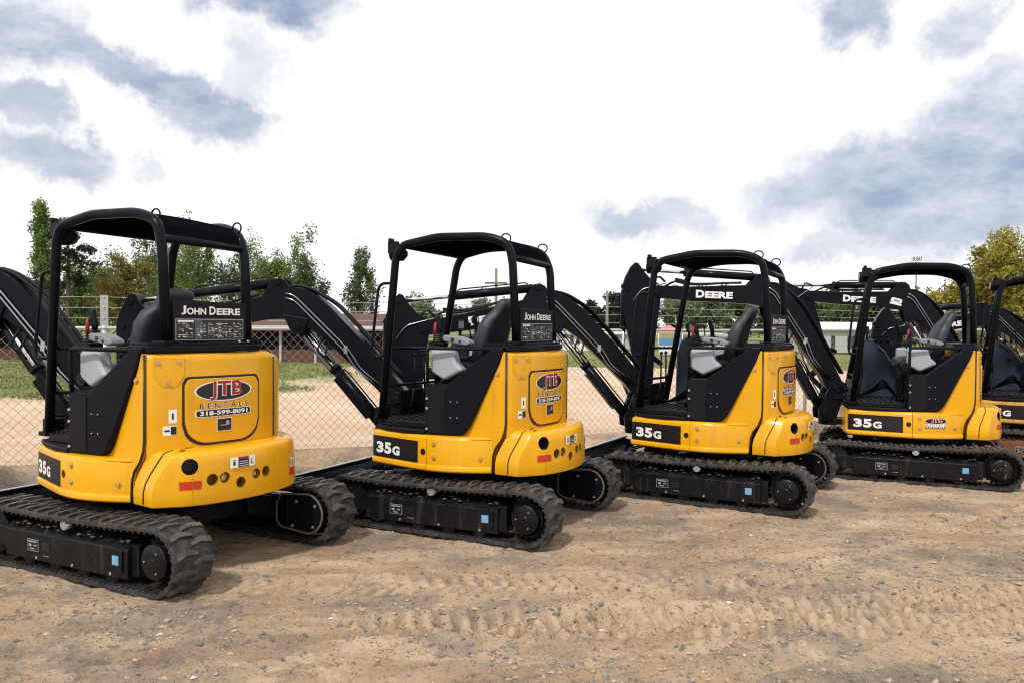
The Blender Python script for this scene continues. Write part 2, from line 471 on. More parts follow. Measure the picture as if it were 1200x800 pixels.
def make_undercarriage(root):
    parts = []
    for sgn in (1, -1):
        parts.append(make_track(root, sgn))
        y = lambda v: v * sgn
        mb = MB()
        # frame box: sloping upper face, vertical outer plate
        poly = [(.62, .095), (.845, .095), (.845, .275), (.80, .315), (.62, .345)]
        for (xa, xb) in ((-.575, .66),):
            vs = []
            for X in (xa, xb):
                vs += [(X, y(a), b) for a, b in poly]
            n = 5
            mb.add(vs, [list(range(5)), list(range(9, 4, -1))] + [(i, (i + 1) % 5, 5 + (i + 1) % 5, 5 + i) for i in range(5)])
        mb.box((.72, y(.80), .215), (.26, .06, .14)); mb.box((-.60, y(.75), .21), (.07, .12, .20))
        mb.box((-.15, y(.70), .385), (1.0, .05, .05))          # carrier roller bracket
        mb.tube([(-.53, y(.853), .13), (-.53, y(.853), .27)], .008, 6)
        fr = mb.build('track_frame', NAVY, root, bevel=.006); parts.append(fr)
        # clinging mud along the sloping top
        mm = MB(); r = random.Random(3 + sgn)
        for i in range(70):
            X = r.uniform(-.56, .58); yy = r.uniform(.70, .835); z = .345 - max(0, yy - .80) * .66 + .0
            if yy < .80: z = .345 - (yy - .62) * .167
            mm.ball((X, y(yy), z - .004), r.uniform(.006, .016), 0, 6, 4, (1.5, 1, .35))
        tag(mm.build('mud', GRIME, fr), kind='stuff')
        # bolts under the frame plate
        bb = MB()
        for X in (-.42, -.05, .32): bb.cyl((X, y(.845), .115), (X, y(.852), .115), .010, 8)
        bb.cyl((.02, y(.80), .375), (.02, y(.86), .375), .035, 20); 
        build_each(bb, 'bolt', STEEL, fr)
        # decals
        if sgn > 0:
            d = MB(); fn = lambda u, v: (-u, .8475, v)
            f1_ = lambda u, v: (-u, .8487, v); f2_ = lambda u, v: (-u, .8499, v)
            rect(d, fn, -.42, .155, -.30, .235, 1, 1); rect(d, f1_, -.416, .159, -.304, .231, 0, 1)
            rect(d, f2_, -.405, .215, -.315, .224, 1, 1); rect(d, f2_, -.400, .185, -.372, .203, 1, 1); rect(d, f2_, -.350, .190, -.318, .198, 1, 1); rect(d, f2_, -.385, .168, -.340, .176, 1, 1)
            rect(d, fn, .465 - .03, .205 - .03, .465 + .03, .205 + .03, 3, 1)
            rect(d, lambda u, v: (-u, .8487, v), .465 - .018, .205 - .02, .465 + .012, .205 + .012, 1, 1)
            rect(d, fn, -.26, .165, -.19, .225, 0, 1)
            rect(d, fn, -.25, .135, -.19, .139, 1, 1)
            build_each(d, 'decal', [DARKD, GREYD, WHT, BLUED], fr, .008, fix=False)
        # sprocket with motor cover
        mb = MB()
        seg = 44; prof = []
        for k in range(seg * 2):
            a = math.pi * k / seg; rr = .178 if k % 4 in (0, 1) else .158
            prof.append((-.80 + rr * math.cos(a), .233 + rr * math.sin(a)))
        mb.prism(prof, y(.70), y(.735))
        wheel_lathe(mb, -.80, .233, [(.60, .13), (.78, .13), (.79, .115), (.835, .112), (.845, .098), (.846, .03), (.852, .022)], sgn)
        for k in range(9):
            a = 2 * math.pi * k / 9; mb.cyl((-.80 + .145 * math.cos(a), y(.735), .233 + .145 * math.sin(a)), (-.80 + .145 * math.cos(a), y(.75), .233 + .145 * math.sin(a)), .011, 6)
        sp = mb.build('sprocket', NAVY, root, bevel=.003); parts.append(sp)
        b2 = MB()
        for a in (0, 2.1, 4.2): b2.cyl((-.80 + .07 * math.cos(a), y(.845), .233 + .07 * math.sin(a)), (-.80 + .07 * math.cos(a), y(.852), .233 + .07 * math.sin(a)), .006, 6)
        build_each(b2, 'plug', STEEL, sp)
        # idler
        mb = MB()
        wheel_lathe(mb, .86, .222, [(.62, .12), (.63, .165), (.69, .165), (.70, .14), (.73, .14), (.74, .165), (.80, .165), (.81, .13), (.815, .05), (.83, .04)], sgn)
        parts.append(mb.build('idler', NAVY, root, bevel=.003))
        for X in (-.40, -.12, .16, .44):
            mb = MB(); wheel_lathe(mb, X, .085, [(.61, .045), (.62, .06), (.68, .06), (.69, .04), (.75, .04), (.76, .06), (.82, .06), (.83, .04)], sgn, 18)
            parts.append(mb.build('roller', NAVY, root))
        # inner drive housing: flat ended oval with a muddy rim
        mb = MB(); ov = []
        for k in range(24):
            a = -math.pi / 2 - math.pi * k / 23; ov.append((-.80 + .150 * math.cos(a), .245 + .150 * math.sin(a)))
        ov = ov + [(-.55, .375), (-.50, .31), (-.50, .16), (-.55, .12)]
        mb.prism(ov, y(.545), y(.60)); mb.box((-.62, y(.535), .25), (.02, .03, .20))
        dh = mb.build('drive_housing', BLK, root, bevel=.006); parts.append(dh)
        mb = MB(); mb.tube([(a, y(.543), b) for a, b in ov], .009, 6, 0, closed=True); mb.build('muddy_rim', GRIME, dh)
        b3 = MB()
        for X, Z in ((-.88, .31), (-.70, .33), (-.66, .14), (-.86, .15)): b3.cyl((X, y(.535), Z), (X, y(.55), Z), .012, 8)
        build_each(b3, 'bolt', STEEL, dh)
    # centre frame with four legs and turntable
    mb = MB()
    mb.box((0, 0, .335), (.85, .62, .13)); mb.cyl((0, 0, .40), (0, 0, .475), .36, 40)
    for sx in (-1, 1):
        for sy in (-1, 1):
            a = [(sx * .42, sy * .20), (sx * .20, sy * .25)]
            for (za, zb, zz) in ((.40, .30, 0),):
                vs = []
                for (X, Y, t, b) in ((sx * .15, sy * .28, .415, .25), (sx * .46, sy * .28, .415, .25), (sx * .50, sy * .62, .33, .14), (sx * .18, sy * .62, .33, .14)):
                    vs += [(X, Y, b), (X, Y, t)]
                mb.add(vs, [(0, 2, 4, 6), (1, 7, 5, 3), (0, 1, 3, 2), (2, 3, 5, 4), (4, 5, 7, 6), (6, 7, 1, 0)])
    mb.cyl((0, 0, .475), (0, 0, .497), .41, 40)
    parts.append(mb.build('centre_frame', BLK, root, bevel=.01))
    # dozer blade
    mb = MB()
    prof = [(1.43, .025), (1.36, .04), (1.335, .12), (1.335, .22), (1.36, .31), (1.41, .365), (1.43, .36), (1.375, .30), (1.355, .22), (1.355, .13), (1.385, .05)]
    mb.prism(prof, -.87, .87)
    mb.box((1.405, 0, .372), (.05, 1.74, .018))
    for yy in (-.868, .868): mb.prism([(1.25, .20), (1.42, .06), (1.44, .36), (1.33, .34)], yy - .009, yy + .009)
    for yy in (-.30, .30):
        mb.bar((.40, yy, .24), (1.36, yy, .17), .07, .11); mb.box((1.33, yy, .2), (.06, .12, .22))
    bl = mb.build('dozer_blade', BLK, root, bevel=.006); parts.append(bl)
    e = MB(); e.box((1.405, 0, .3835), (.046, 1.735, .004)); e.build('worn_edge', STEEL, bl)
    mb = MB(); mb.cyl((.50, 0, .33), (.95, 0, .30), .042, 18); mb.cyl((.95, 0, .30), (1.30, 0, .28), .022, 14, 1)
    mb.tube(fillet([(.45, .10, .44), (.75, .12, .47), (1.0, .08, .38)], .1), .010, 6, 0)
    mb.tube(fillet([(.45, .16, .44), (.72, .18, .46), (.98, .13, .37)], .1), .010, 6, 0)
    parts.append(mb.build('blade_cylinder', [BLK, CHR], root))
    return parts

def bolts(parent, fn, pts, r=.014):
    b = MB()
    for u, v in pts:
        a = Vector(fn(u, v)); q = Vector(lift(fn, u, v, .010))
        b.cyl(a, q, r, 12); b.cyl(a, a + (q - a) * .2, r * 1.7, 14)
    return build_each(b, 'bolt', BRASS, parent)

def bool_cut(o, cutter_mb, mats):
    c = cutter_mb.build('cutter', mats)
    md = o.modifiers.new('b', 'BOOLEAN'); md.operation = 'DIFFERENCE'; md.object = c; md.solver = 'EXACT'
    dg = bpy.context.evaluated_depsgraph_get(); dg.update()
    me = bpy.data.meshes.new_from_object(o.evaluated_get(dg))
    o.modifiers.remove(md); old = o.data; o.data = me; bpy.data.meshes.remove(old); bpy.data.objects.remove(c)
    return o

def make_upper(root, variant=0):
    Y = YEL
    # ---- front panel with the model plate
    s_split = SK.near(.135, .747)
    def skirt(o, s0, s1, name):
        mb = MB(); n = 26
        rs = [(.505, .03), (.512, .008), (.522, 0), (.545, 0), (.556, .004), (.560, .014), (.768, .014), (.785, .020), (.797, .036), (.800, .06)]
        mb.loft([ring(o, s0, s1, n, z, i, .10) for z, i in rs])
        return mb.build(name, Y, root, bevel=.002)
    fp = skirt(SK, 0, s_split - .002, 'front_panel')
    mb = MB(); mb.box((.785, -.02, .655), (.04, .92, .29)); mb.prism([(.80, -.48), (.79, -.56), (.65, -.68), (.3, -.735), (.12, -.74), (.12, -.70), (.3, -.69), (.62, -.64), (.74, -.54), (.765, -.48)], .51, .80, 0, 'z')
    mb.build('front_apron', Y, root, bevel=.01)
    fn = wrap(SK, 0, -.0105)
    s_pl0 = SK.near(.793, .575); s_pl1 = SK.near(.235, .74)
    d = MB(); rect(d, fn, s_pl0, .568, s_pl1, .748, 0, 20)
    g = wrap(SK, 0, -.0085)
    sN = s_pl0 + .062
    put_text(d, '3', g, sN, .602, .092, .098, 1, .05); put_text(d, '5', g, sN + .104, .602, .090, .098, 1, .05); put_text(d, 'G', g, sN + .206, .600, .092, .078, 1, .05)
    d.build('model_plate', [DARKD, WHT], fp, fix=False)
    hd = MB(); sH = SK.near(.178, .745); p = Vector(wrap(SK, 0, -.016)(sH, .665)); q = Vector(wrap(SK, 0, -.011)(sH, .665))
    hd.cyl(p, q, .026, 20); hd.build('key_hole', DARKD, fp)
    # ---- side panel: lower skirt and the tall wedge
    sp = skirt(SK, s_split + .002, SK.L, 'side_panel')
    mb = MB()
    inner = [(-.07, .800), (-.135, .828), (-.193, .884), (-.262, 1.02), (-.333, 1.162), (-.41, 1.34), (-.462, 1.465), (-.478, 1.49), (-.497, 1.495), (-.508, 1.485), (-.512, 1.45), (-.512, .93)]
    seam = [(-.505, .86), (-.48, .79), (-.43, .72), (-.408, .66), (-.40, .56), (-.398, .51), (-.30, .51), (-.2, .60), (.02, .79)]
    mb.prism(inner + seam, .50, .592)
    mb.build('side_wedge', Y, sp, bevel=.008)
    mb = MB()   # sloped shelf filling between skirt top and wedge
    mb.prism([(.12, .73), (-.1, .71), (-.25, .665), (-.39, .60), (-.39, .50), (.12, .50)], .775, .797, 0, 'z')
    mb.build('side_ledge', Y, sp, bevel=.01)
    fs_ = wrap(SK, 0, -.012)
    bolts(sp, fs_, [(SK.near(.068, .75), .735), (SK.near(.067, .75), .622), (SK.near(-.32, .648), .628)], .012)
    bolts(sp, lambda u, v: (-u, .594, v), [(.435, 1.318)], .014)
    if variant == 1:
        d = MB(); jtb_logo(d, wrap(SK, 0, -.009), SK.near(-.10, .728), .715, .23, .062, side=True)
        d.build('rental_decal', [DARKD, WHT, RED], sp, fix=False)
    # ---- counterweight
    n = 120; mb = MB()
    def cwring(z, ins, ramp):
        pts = []
        for i in range(n + 1):
            s = CW.L * i / n; p = out_at(CW, s, -ins)
            p = p + ramp_shift(s, ramp)                 # left end leans rearward with height
            pts.append((p.x, p.y, z))
        for i in range(n, -1, -1):
            s = CW.L * i / n; p = out_at(CW, s, -ins - .30 + .12 * max(0, 1 - s / .5))
            pts.append((p.x, p.y, z))
        return pts
    lev = [(.505, .02, 0), (.512, .004, 0), (.525, 0, 0), (.60, 0, 0), (.66, .003, .12), (.72, .006, .42), (.78, .010, .75), (.825, .018, .98), (.845, .032, 1), (.856, .055, 1), (.862, .10, 1)]
    mb.loft([cwring(z, i, r) for z, i, r in lev])
    CUPM = mat('shaded_cup_paint', (.30, .15, .012), .6)  # shade inside the cup holes, painted as a darker brownish yellow
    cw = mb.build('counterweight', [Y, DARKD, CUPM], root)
    cut = MB(); fc = wrap(CW, 0, .03); gc = wrap(CW, 0, -.07)
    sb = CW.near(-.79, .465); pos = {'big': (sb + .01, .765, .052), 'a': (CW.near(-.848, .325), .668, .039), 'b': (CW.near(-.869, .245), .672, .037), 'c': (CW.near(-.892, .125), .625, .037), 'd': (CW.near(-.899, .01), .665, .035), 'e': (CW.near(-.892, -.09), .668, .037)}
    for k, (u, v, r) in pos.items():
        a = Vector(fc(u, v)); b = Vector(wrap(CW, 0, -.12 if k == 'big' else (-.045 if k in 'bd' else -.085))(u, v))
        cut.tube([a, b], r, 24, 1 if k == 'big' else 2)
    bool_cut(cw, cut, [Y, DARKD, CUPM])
    bv = cw.modifiers.new('bevel', 'BEVEL'); bv.width = .004; bv.segments = 2; bv.limit_method = 'ANGLE'; bv.angle_limit = R(40); bv.harden_normals = True
    for p in cw.data.polygons: p.use_smooth = True
    bb = MB()
    for k in ('b', 'd'):
        u, v, r = pos[k]; a = Vector(wrap(CW, 0, -.047)(u, v)); b = Vector(wrap(CW, 0, -.025)(u, v)); bb.cyl(a, b, .017, 6); bb.cyl(a, a + (b - a) * .3, .026, 16)
    build_each(bb, 'bolt', BRASS, cw)
    dk = MB(); f0 = wrap(CW, 0, .0015)
    rect(dk, f0, sb - .055, .618, sb + .080, .672, 2)
    sr = CW.near(-.815, -.40)
    rect(dk, f0, sr - .05, .585, sr + .05, .645, 2); rect(dk, f0, sr - .05, .652, sr + .025, .715, 1); put_text(dk, '18', wrap(CW, 0, .003), sr - .042, .660, .05, .047, 0)
    sw = CW.near(-.893, .10)
    rect(dk, f0, sw - .115, .728, sw + .075, .800, 1); rect(dk, wrap(CW, 0, .003), sw - .055, .730, sw + .025, .798, 0); rect(dk, wrap(CW, 0, .0045), sw - .052, .782, sw + .022, .796, 3)
    for i in range(3): rect(dk, wrap(CW, 0, .0045), sw - .048, .737 + .014 * i, sw + .018, .741 + .014 * i, 1, 2)
    for du in (-.085, .05):
        put_text(dk, 'i' if du < 0 else 'L', wrap(CW, 0, .003), sw + du - .008, .745, .018, .036, 0, .02)
    rect(dk, wrap(CW, 0, .0022), sb + .025, .52, sb + .0275, .71, 4, 1)
    for (x_, y_) in ((-.70, .44), (-.70, -.40)):
        dk.add([(x_ - .012, y_ - .02, .8635), (x_ + .012, y_ - .02, .8635), (x_ + .012, y_ + .02, .8635), (x_ - .012, y_ + .02, .8635)], [(0, 1, 2, 3)], 0)
    build_each(dk, 'decal', [DARKD, WHT, REDD, RED, mat('rust_streak', (.45, .20, .02), .6)], cw, .006, fix=False)
    # groove running up the left shoulder
    gv = MB(); pts = []
    for z, i, r in lev[2:]:
        s = .118; p = out_at(CW, s, -i + .002) + ramp_shift(s, r); pts.append((p.x, p.y, z))
    gv.tube(pts, .0045, 6); gv.build('groove', DARKD, cw)
    # ---- rear hood
    mb = MB(); n = 50
    rs = [(.80, 0, .25), (1.44, 0, .25), (1.475, .006, .24), (1.492, .022, .22), (1.497, .05, .2)]
    def hring(z, ins, back):
        pts = [out_at(HD, HD.L * i / n, -ins) for i in range(n + 1)] + [Vector((-.34, -.30)), Vector((-.36, -.1)), Vector((-.45, .50))]
        drop = [0 if (p.y > -.30) else (min(1, (-.30 - p.y) / .25)) * .06 * (1 if z > 1.4 else 0) for p in pts]
        return [(p.x, p.y, z - d) for p, d in zip(pts, drop)]
    mb.loft([hring(*r) for r in rs])
    hood = mb.build('rear_cover', Y, root, bevel=.004)
    # black gap strips between wedge / hood and hood / right cover
    gp = MB()
    gp.tube([(-.513, .590, 1.49), (-.513, .590, .93), (-.506, .592, .862), (-.481, .598, .79), (-.431, .606, .722), (-.412, .610, .66), (-.405, .610, .56), (-.403, .606, .51)], .0085, 8)
    hR = HD.near(-.655, -.36); gp.tube([Vector(wrap(HD, 0, .001)(hR, z)) for z in (1.45, 1.2, 1.0, .87)], .007, 8)
    build_each(gp, 'panel_gap', DARKD, hood)
    # door with gasket
    s0 = HD.near(-.618, .36); s1 = HD.near(-.692, -.19); W = s1 - s0
    def doorpatch(mb, grow, off, mi, zt=1.322, zb=.885):
        M = 30; a0 = s0 - grow; a1 = s1 + grow; fo = wrap(HD, 0, off); fi = wrap(HD, 0, -.02)
        top = []; bot = []; t2 = []; b2 = []
        for i in range(M + 1):
            u = a0 + (a1 - a0) * i / M; e0 = min(u - a0, a1 - u)
            rt = .045; rb = .16
            dt = rt - math.sqrt(max(0, rt * rt - max(0, rt - e0) ** 2)); db = (rb - math.sqrt(max(0, rb * rb - max(0, rb - e0) ** 2))) * .9
            top.append(fo(u, zt + grow - dt)); bot.append(fo(u, zb - grow + db)); t2.append(fi(u, zt + grow - dt)); b2.append(fi(u, zb - grow + db))
        vs = top + bot + t2 + b2; m = M + 1; fs = []
        for i in range(M):
            fs += [(i, i + 1, m + i + 1, m + i), (i, 2 * m + i, 2 * m + i + 1, i + 1), (m + i, m + i + 1, 3 * m + i + 1, 3 * m + i)]
        fs += [(0, m, 3 * m, 2 * m), (M, 2 * m + M, 3 * m + M, m + M)]
        mb.add(vs, fs, mi)
    mb = MB(); doorpatch(mb, .016, .0035, 0); mb.build('door_gasket', DARKD, hood)
    mb = MB(); doorpatch(mb, 0, .012, 0); dr = mb.build('engine_door', Y, hood, bevel=.004)
    dd = MB(); sc = (s0 + s1) / 2
    jtb_logo(dd, wrap(HD, 0, .0135), sc, 1.235, .41, .128)
    f0 = wrap(HD, 0, .0135)
    rect(dd, f0, sc - .060, .955, sc + .055, 1.045, 1); rect(dd, wrap(HD, 0, .015), sc - .055, .959, sc + .050, 1.041, 0)
    blob(dd, wrap(HD, 0, .017), sc + .02, 1.012, .014, .016, 3); rect(dd, wrap(HD, 0, .017), sc - .035, .994, sc + .03, 1.0, 3, 1)
    fh = wrap(HD, 0, .0015)
    sl = s0 - .085
    rect(dd, fh, sl - .018, 1.035, sl + .035, 1.125, 1); rect(dd, wrap(HD, 0, .003), sl + .002, 1.06, sl + .014, 1.10, 0, 1)
    rect(dd, fh, sl - .055, .955, sl + .035, 1.018, 1); rect(dd, wrap(HD, 0, .003), sl - .005, .96, sl + .032, 1.013, 0)
    rect(dd, wrap(HD, 0, .003), sl - .045, .98, sl - .012, .992, 0)
    build_each(dd, 'decal', [DARKD, WHT, RED, GREYD], hood, .012, fix=False)
    bolts(hood, wrap(HD, 0, .0005), [(HD.near(-.555, .525), 1.435), (HD.near(-.602, .40), 1.435), (HD.near(-.58, .46), 1.30)], .011)
    # raised bolt-on gusset outline of the hood corner
    mb = MB(); uu = [HD.near(-.545, .555) + .005, HD.near(-.618, .37)]
    fg = wrap(HD, 0, .0045); fi = wrap(HD, 0, -.01)
    pl = [(uu[0], 1.47), (uu[1], 1.47), (uu[1], 1.35), (uu[1] - .055, 1.275), (uu[0] + .06, 1.275), (uu[0], 1.34)]
    vs = [fg(*p) for p in pl] + [fi(*p) for p in pl]
    mb.add(vs, [(0, 1, 2, 3, 4, 5)] + [(i, (i + 1) % 6, 6 + (i + 1) % 6, 6 + i) for i in range(6)]); mb.build('gusset', Y, hood, bevel=.002)
    # ---- right hand cover
    mb = MB()
    pr = [(.63, .80), (.615, 1.42), (.57, 1.56), (.49, 1.62), (.38, 1.58), (.25, 1.44), (.14, 1.26), (.04, 1.18), (-.34, 1.16), (-.34, .80)]
    mb.prism(pr, -.66, -.40)
    mb.build('right_cover', mat('sky_tinted_black_cover', (.030, .042, .072), .35, coat=.1, spec=.3), root, bevel=.035, seg=4)  # glossy black cover; the sky's reflection is put into its navy base colour
    rcv = root.children[-1]
    bo = MB()
    for (a_, z_) in ((.54, 1.36), (.54, 1.16), (.32, 1.30), (.40, .98)): bo.cyl((a_, -.405, z_), (a_, -.392, z_), .028, 16)
    bo.tube(fillet([(.30, -.40, 1.44), (.31, -.36, 1.42), (.42, -.36, 1.50), (.44, -.40, 1.52)], .02, 3), .008, 6)
    build_each(bo, 'boss', BLKM, rcv)
    # ---- deck
    mb = MB()
    dk = [(-.40, .585), (-.52, .575), (-.56, .53), (-.60, .42), (-.64, .25), (-.675, .05), (-.685, -.14), (-.66, -.24), (-.50, -.26), (-.35, -.25), (-.32, .58)]
    mb.prism(dk, 1.500, 1.545, 0, 'z'); mb.prism([(p[0] * .97, p[1] * .97) for p in dk], 1.54, 1.565, 0, 'z')
    dkp = mb.build('deck_plate', BLK, root, bevel=.008)
    mb = MB()
    for q in ((-.66, -.05), (-.655, -.13), (-.55, .48)): mb.cyl((q[0], q[1], 1.56), (q[0], q[1], 1.572), .010, 6)
    build_each(mb, 'bolt', STEEL, dkp)
    # ---- black side cover under the armrest
    mb = MB()
    cp = [(.19, 1.222), (-.004, 1.222), (-.41, 1.532), (-.50, 1.532), (-.455, 1.40), (-.333, 1.152), (-.25, .98), (-.193, .868), (-.155, .822), (-.12, .806), (.19, .806)]
    mb.prism(cp, .46, .615); mb.v = [(a, b + ((a + .41) * .12 if b > .5 else 0), c) for a, b, c in mb.v]; sc_ = mb.build('door_side_cover', BLK, root, bevel=.012)
    mb = MB(); mb.box((.092, .618, 1.01), (.17, .012, .38))
    for z in (1.10, 1.02): mb.cyl((.165, .62, z), (.165, .634, z), .011, 8, 1)
    mb.cyl((.165, .62, .85), (.165, .634, .85), .011, 8, 1)
    for x_ in (-.04, -.10):
        for z in (1.08, .95): mb.cyl((x_, .612, z), (x_, .622, z), .006, 6, 1)
    mb.v = [(a, b + (a + .41) * .12 - .003, c) for a, b, c in mb.v]
    mb.build('latch_plate', [BLKM, STEEL], sc_, bevel=.002)
    # ---- floor and step
    mb = MB()
    mb.prism([(.79, -.36), (.80, .44), (.76, .56), (.62, .62), (.40, .68), (.19, .70), (.19, -.40)], .803, .835, 0, 'z')
    mb.prism([(.765, -.34), (.775, .42), (.74, .52), (.60, .585), (.19, .60), (.19, -.36)], .835, .885, 0, 'z')
    mb.box((.76, .47, .93), (.09, .12, .10)); mb.box((.76, -.30, .93), (.09, .10, .10))
    fl = mb.build('floor_plate', BLKM, root, bevel=.008)
    mb = MB()
    for i in range(7): mb.box((.28 + i * .065, .25, .891), (.018, .5, .008))
    mb.build('floor_mat', RUB, fl)
    mb = MB()
    for yy in (.16, -.02):
        mb.bar((.66, yy, .90), (.70, yy, 1.0), .08, .012); mb.cyl((.64, yy + .05, .9), (.60, yy + .05, 1.14), .008, 8); mb.box((.67, yy, .98), (.06, .09, .015))
    mb.cyl((.60, .21, 1.14), (.60, .20, 1.42), .009, 8); mb.cyl((.60, .03, 1.14), (.60, .04, 1.42), .009, 8)
    mb.ball((.60, .20, 1.44), .018); mb.ball((.60, .04, 1.44), .018)
    build_each(mb, 'foot_pedal', BLKM, root)
    mb = MB(); mb.box((0, 0, .49), (1.1, 1.0, .03)); mb.prism([(-.42, .45), (-.75, .32), (-.80, 0), (-.70, -.40), (-.3, -.55), (.3, -.55), (.5, .3)], .48, .52, 0, 'z')
    mb.box((.0, .05, .66), (.9, .85, .28)); mb.box((-.12, .02, 1.12), (.34, .80, .62))
    mb.build('under_plate', BLKM, root, bevel=.005)
    # ---- canopy frame (four post ROPS)
    mb = MB()
    left = fillet([(.74, .515, .86), (.575, .545, 2.29), (.50, .550, 2.385), (.18, .515, 2.445), (-.28, .47, 2.438), (-.46, .45, 2.37), (-.495, .445, 2.22), (-.525, .435, 1.56)], [.07, .08, .07, .12, .12, .10])
    right = fillet([(.72, -.34, .86), (.475, -.335, 2.26), (.41, -.33, 2.36), (.12, -.28, 2.415), (-.28, -.22, 2.41), (-.49, -.185, 2.34), (-.56, -.18, 2.20), (-.59, -.18, 1.56)], [.10, .10, .12, .12, .12, .10])
    mb.tube(left, .034, 16); mb.tube(right, .034, 16)
    mb.tube([(.50, .55, 2.385), (.41, -.33, 2.355)], .03, 12)
    mb.tube([(-.49, .445, 2.26), (-.55, -.18, 2.23)], .028, 12)
    for (a, b) in (((-.525, .435, 1.565), .06), ((-.59, -.18, 1.565), .06)):
        mb.box((a[0], a[1], a[2] + .006), (.13, .13, .014))
    mb.box((.74, .515, .875), (.10, .10, .03)); mb.box((.72, -.34, .875), (.10, .10, .03))
    cf = mb.build('canopy_frame', BLK, root)
    # roof sheet follows the bend of the side tubes
    Lp = left[10:-1]; Rp = right[10:-1]
    mb = MB()
    prof = [((.50, .52, 2.385), (.42, -.31, 2.355)), ((.18, .49, 2.450), (.12, -.26, 2.42)), ((-.28, .45, 2.444), (-.28, -.205, 2.415)), ((-.42, .435, 2.405), (-.45, -.18, 2.375)), ((-.485, .43, 2.35), (-.525, -.17, 2.32)), ((-.505, .43, 2.27), (-.55, -.17, 2.24))]
    t_ = []
    for (a, b) in prof:
        a = Vector(a); b = Vector(b); t_.append([a, a.lerp(b, .5) + Vector((0, 0, .008)), b])
    vs = [p for r in t_ for p in r] + [p - Vector((-.02 if i > 3 else 0, 0, .028 if i < 4 else .012)) for i, r in enumerate(t_) for p in r]
    m = len(t_) * 3; fs = []
    for i in range(len(t_) - 1):
        for k in range(2):
            a = i * 3 + k; fs += [(a, a + 1, a + 4, a + 3), (m + a, m + a + 3, m + a + 4, m + a + 1)]
    for i in range(len(t_) - 1):
        a = i * 3; fs += [(a, a + 3, m + a + 3, m + a), (a + 2, m + a + 2, m + a + 5, a + 5)]
    e = (len(t_) - 1) * 3
    for k in range(2): fs += [(k, m + k, m + k + 1, k + 1), (e + k, e + k + 1, m + e + k + 1, m + e + k)]
    mb.add(vs, fs); mb.build('canopy_roof', ROOFM, root, bevel=.006)
    for (x_, y_, z_) in ((-.43, .445, 2.385), (-.49, -.17, 2.355)):
        mb = MB(); lp = [(x_ + .05 * math.cos(a) * .9, y_, z_ + .03 + .038 * math.sin(a)) for a in [2 * math.pi * k / 18 for k in range(18)]]
        mb.tube(lp, .006, 6, closed=True); mb.build('lifting_loop', BLK, root)
    # work light on its bracket
    mb = MB(); mb.cyl((.68, .44, 2.32), (.58, .44, 2.32), .062, 24); mb.cyl((.58, .44, 2.32), (.54, .44, 2.32), .062, 24, 0, r2=.03); mb.cyl((.685, .44, 2.32), (.68, .44, 2.32), .052, 24, 1)
    mb.box((.58, .46, 2.39), (.10, .16, .02)); mb.box((.61, .53, 2.37), (.10, .03, .10)); mb.cyl((.63, .56, 2.43), (.63, .51, 2.43), .018, 12)
    mb.build('work_light', [BLKM, GREYD], root, bevel=.003)
    # hand rail outside the front left post, cross rails between the front posts
    mb = MB(); mb.tube(fillet([(.60, .55, 2.06), (.74, .56, 2.06), (.80, .58, 1.50), (.78, .58, 1.42), (.68, .53, 1.44)], [.08, .06, .04]), .0125, 10)
    mb.build('hand_rail', BLK, root)
    mb = MB()
    mb.tube([(.672, .53, 1.50), (.61, -.335, 1.48)], .014, 10); mb.tube([(.71, .52, 1.17), (.67, -.335, 1.16)], .014, 10)
    mb.tube([(.715, .52, 1.0), (.69, -.335, 1.0)], .011, 10)
    build_each(mb, 'front_rail', BLK, root)
    mb = MB(); mb.tube(fillet([(.172, .67, 1.18), (.172, .68, 1.515), (-.40, .60, 1.515)], .04), .015, 10)
    mb.build('gate_bar', BLKM, root)
    # ---- sign board between rear posts
    def sg(u, v):  # u from left (y=.40) to right (y=-.15)
        t = u; return (-.548 + (-.605 + .548) * t, .40 + (-.155 - .40) * t, v)
    n_ = Vector((-.06, 0, 0))
    def board(off): return lambda u, v: (sg(u, v)[0] - off, sg(u, v)[1] - off * .1, sg(u, v)[2])
    mb = MB()
    q = [board(0)(0, 1.565), board(0)(1, 1.565), board(0)(1, 1.835), board(0)(0, 1.845)]
    q2 = [board(-.02)(0, 1.565), board(-.02)(1, 1.565), board(-.02)(1, 1.835), board(-.02)(0, 1.845)]
    mb.add(q + q2, [(0, 1, 2, 3), (7, 6, 5, 4), (0, 4, 5, 1), (1, 5, 6, 2), (2, 6, 7, 3), (3, 7, 4, 0)])
    bd = mb.build('rear_board', BLKM, root, bevel=.003)
    d = MB(); f1 = board(.0025)
    xs = .085
    for body, u, w, h in (('J', .10, .065, .060), ('OHN', .175, .255, .046), ('D', .475, .085, .058), ('EERE', .575, .335, .046)):
        put_text(d, body, f1, u, 1.750, w, h, 0, .03)
    d.build('maker_name', [WHT], bd, fix=False)
    d = MB(); rect(d, f1, .025, 1.577, .955, 1.722, 0, 1); rect(d, board(.004), .035, 1.583, .945, 1.716, 1, 1)
    rp = random.Random(4)
    rect(d, board(.0055), .05, 1.700, .26, 1.712, 2, 1); rect(d, board(.005), .275, 1.585, .37, 1.714, 3, 1)
    for (u0, u1, k, pr_) in ((.06, .25, 8, .5), (.30, .42, 11, .6), (.45, .72, 11, .75), (.74, .93, 9, .6)):
        for i in range(k):
            z = 1.695 - i * (.105 / k); u = u0
            while u < u1 - .01:
                L = rp.uniform(.01, .05); L = min(L, u1 - u)
                if rp.random() < pr_: rect(d, board(.0055), u, z - .006, u + L, z - .0005 - rp.random() * .003, 2 if rp.random() < .5 else 0, 1)
                u += L + .008
    d.build('info_placard', [GREYD, DARKD, WHT, mat('blue_grey_print', (.06, .08, .11), .5)], bd, fix=False)
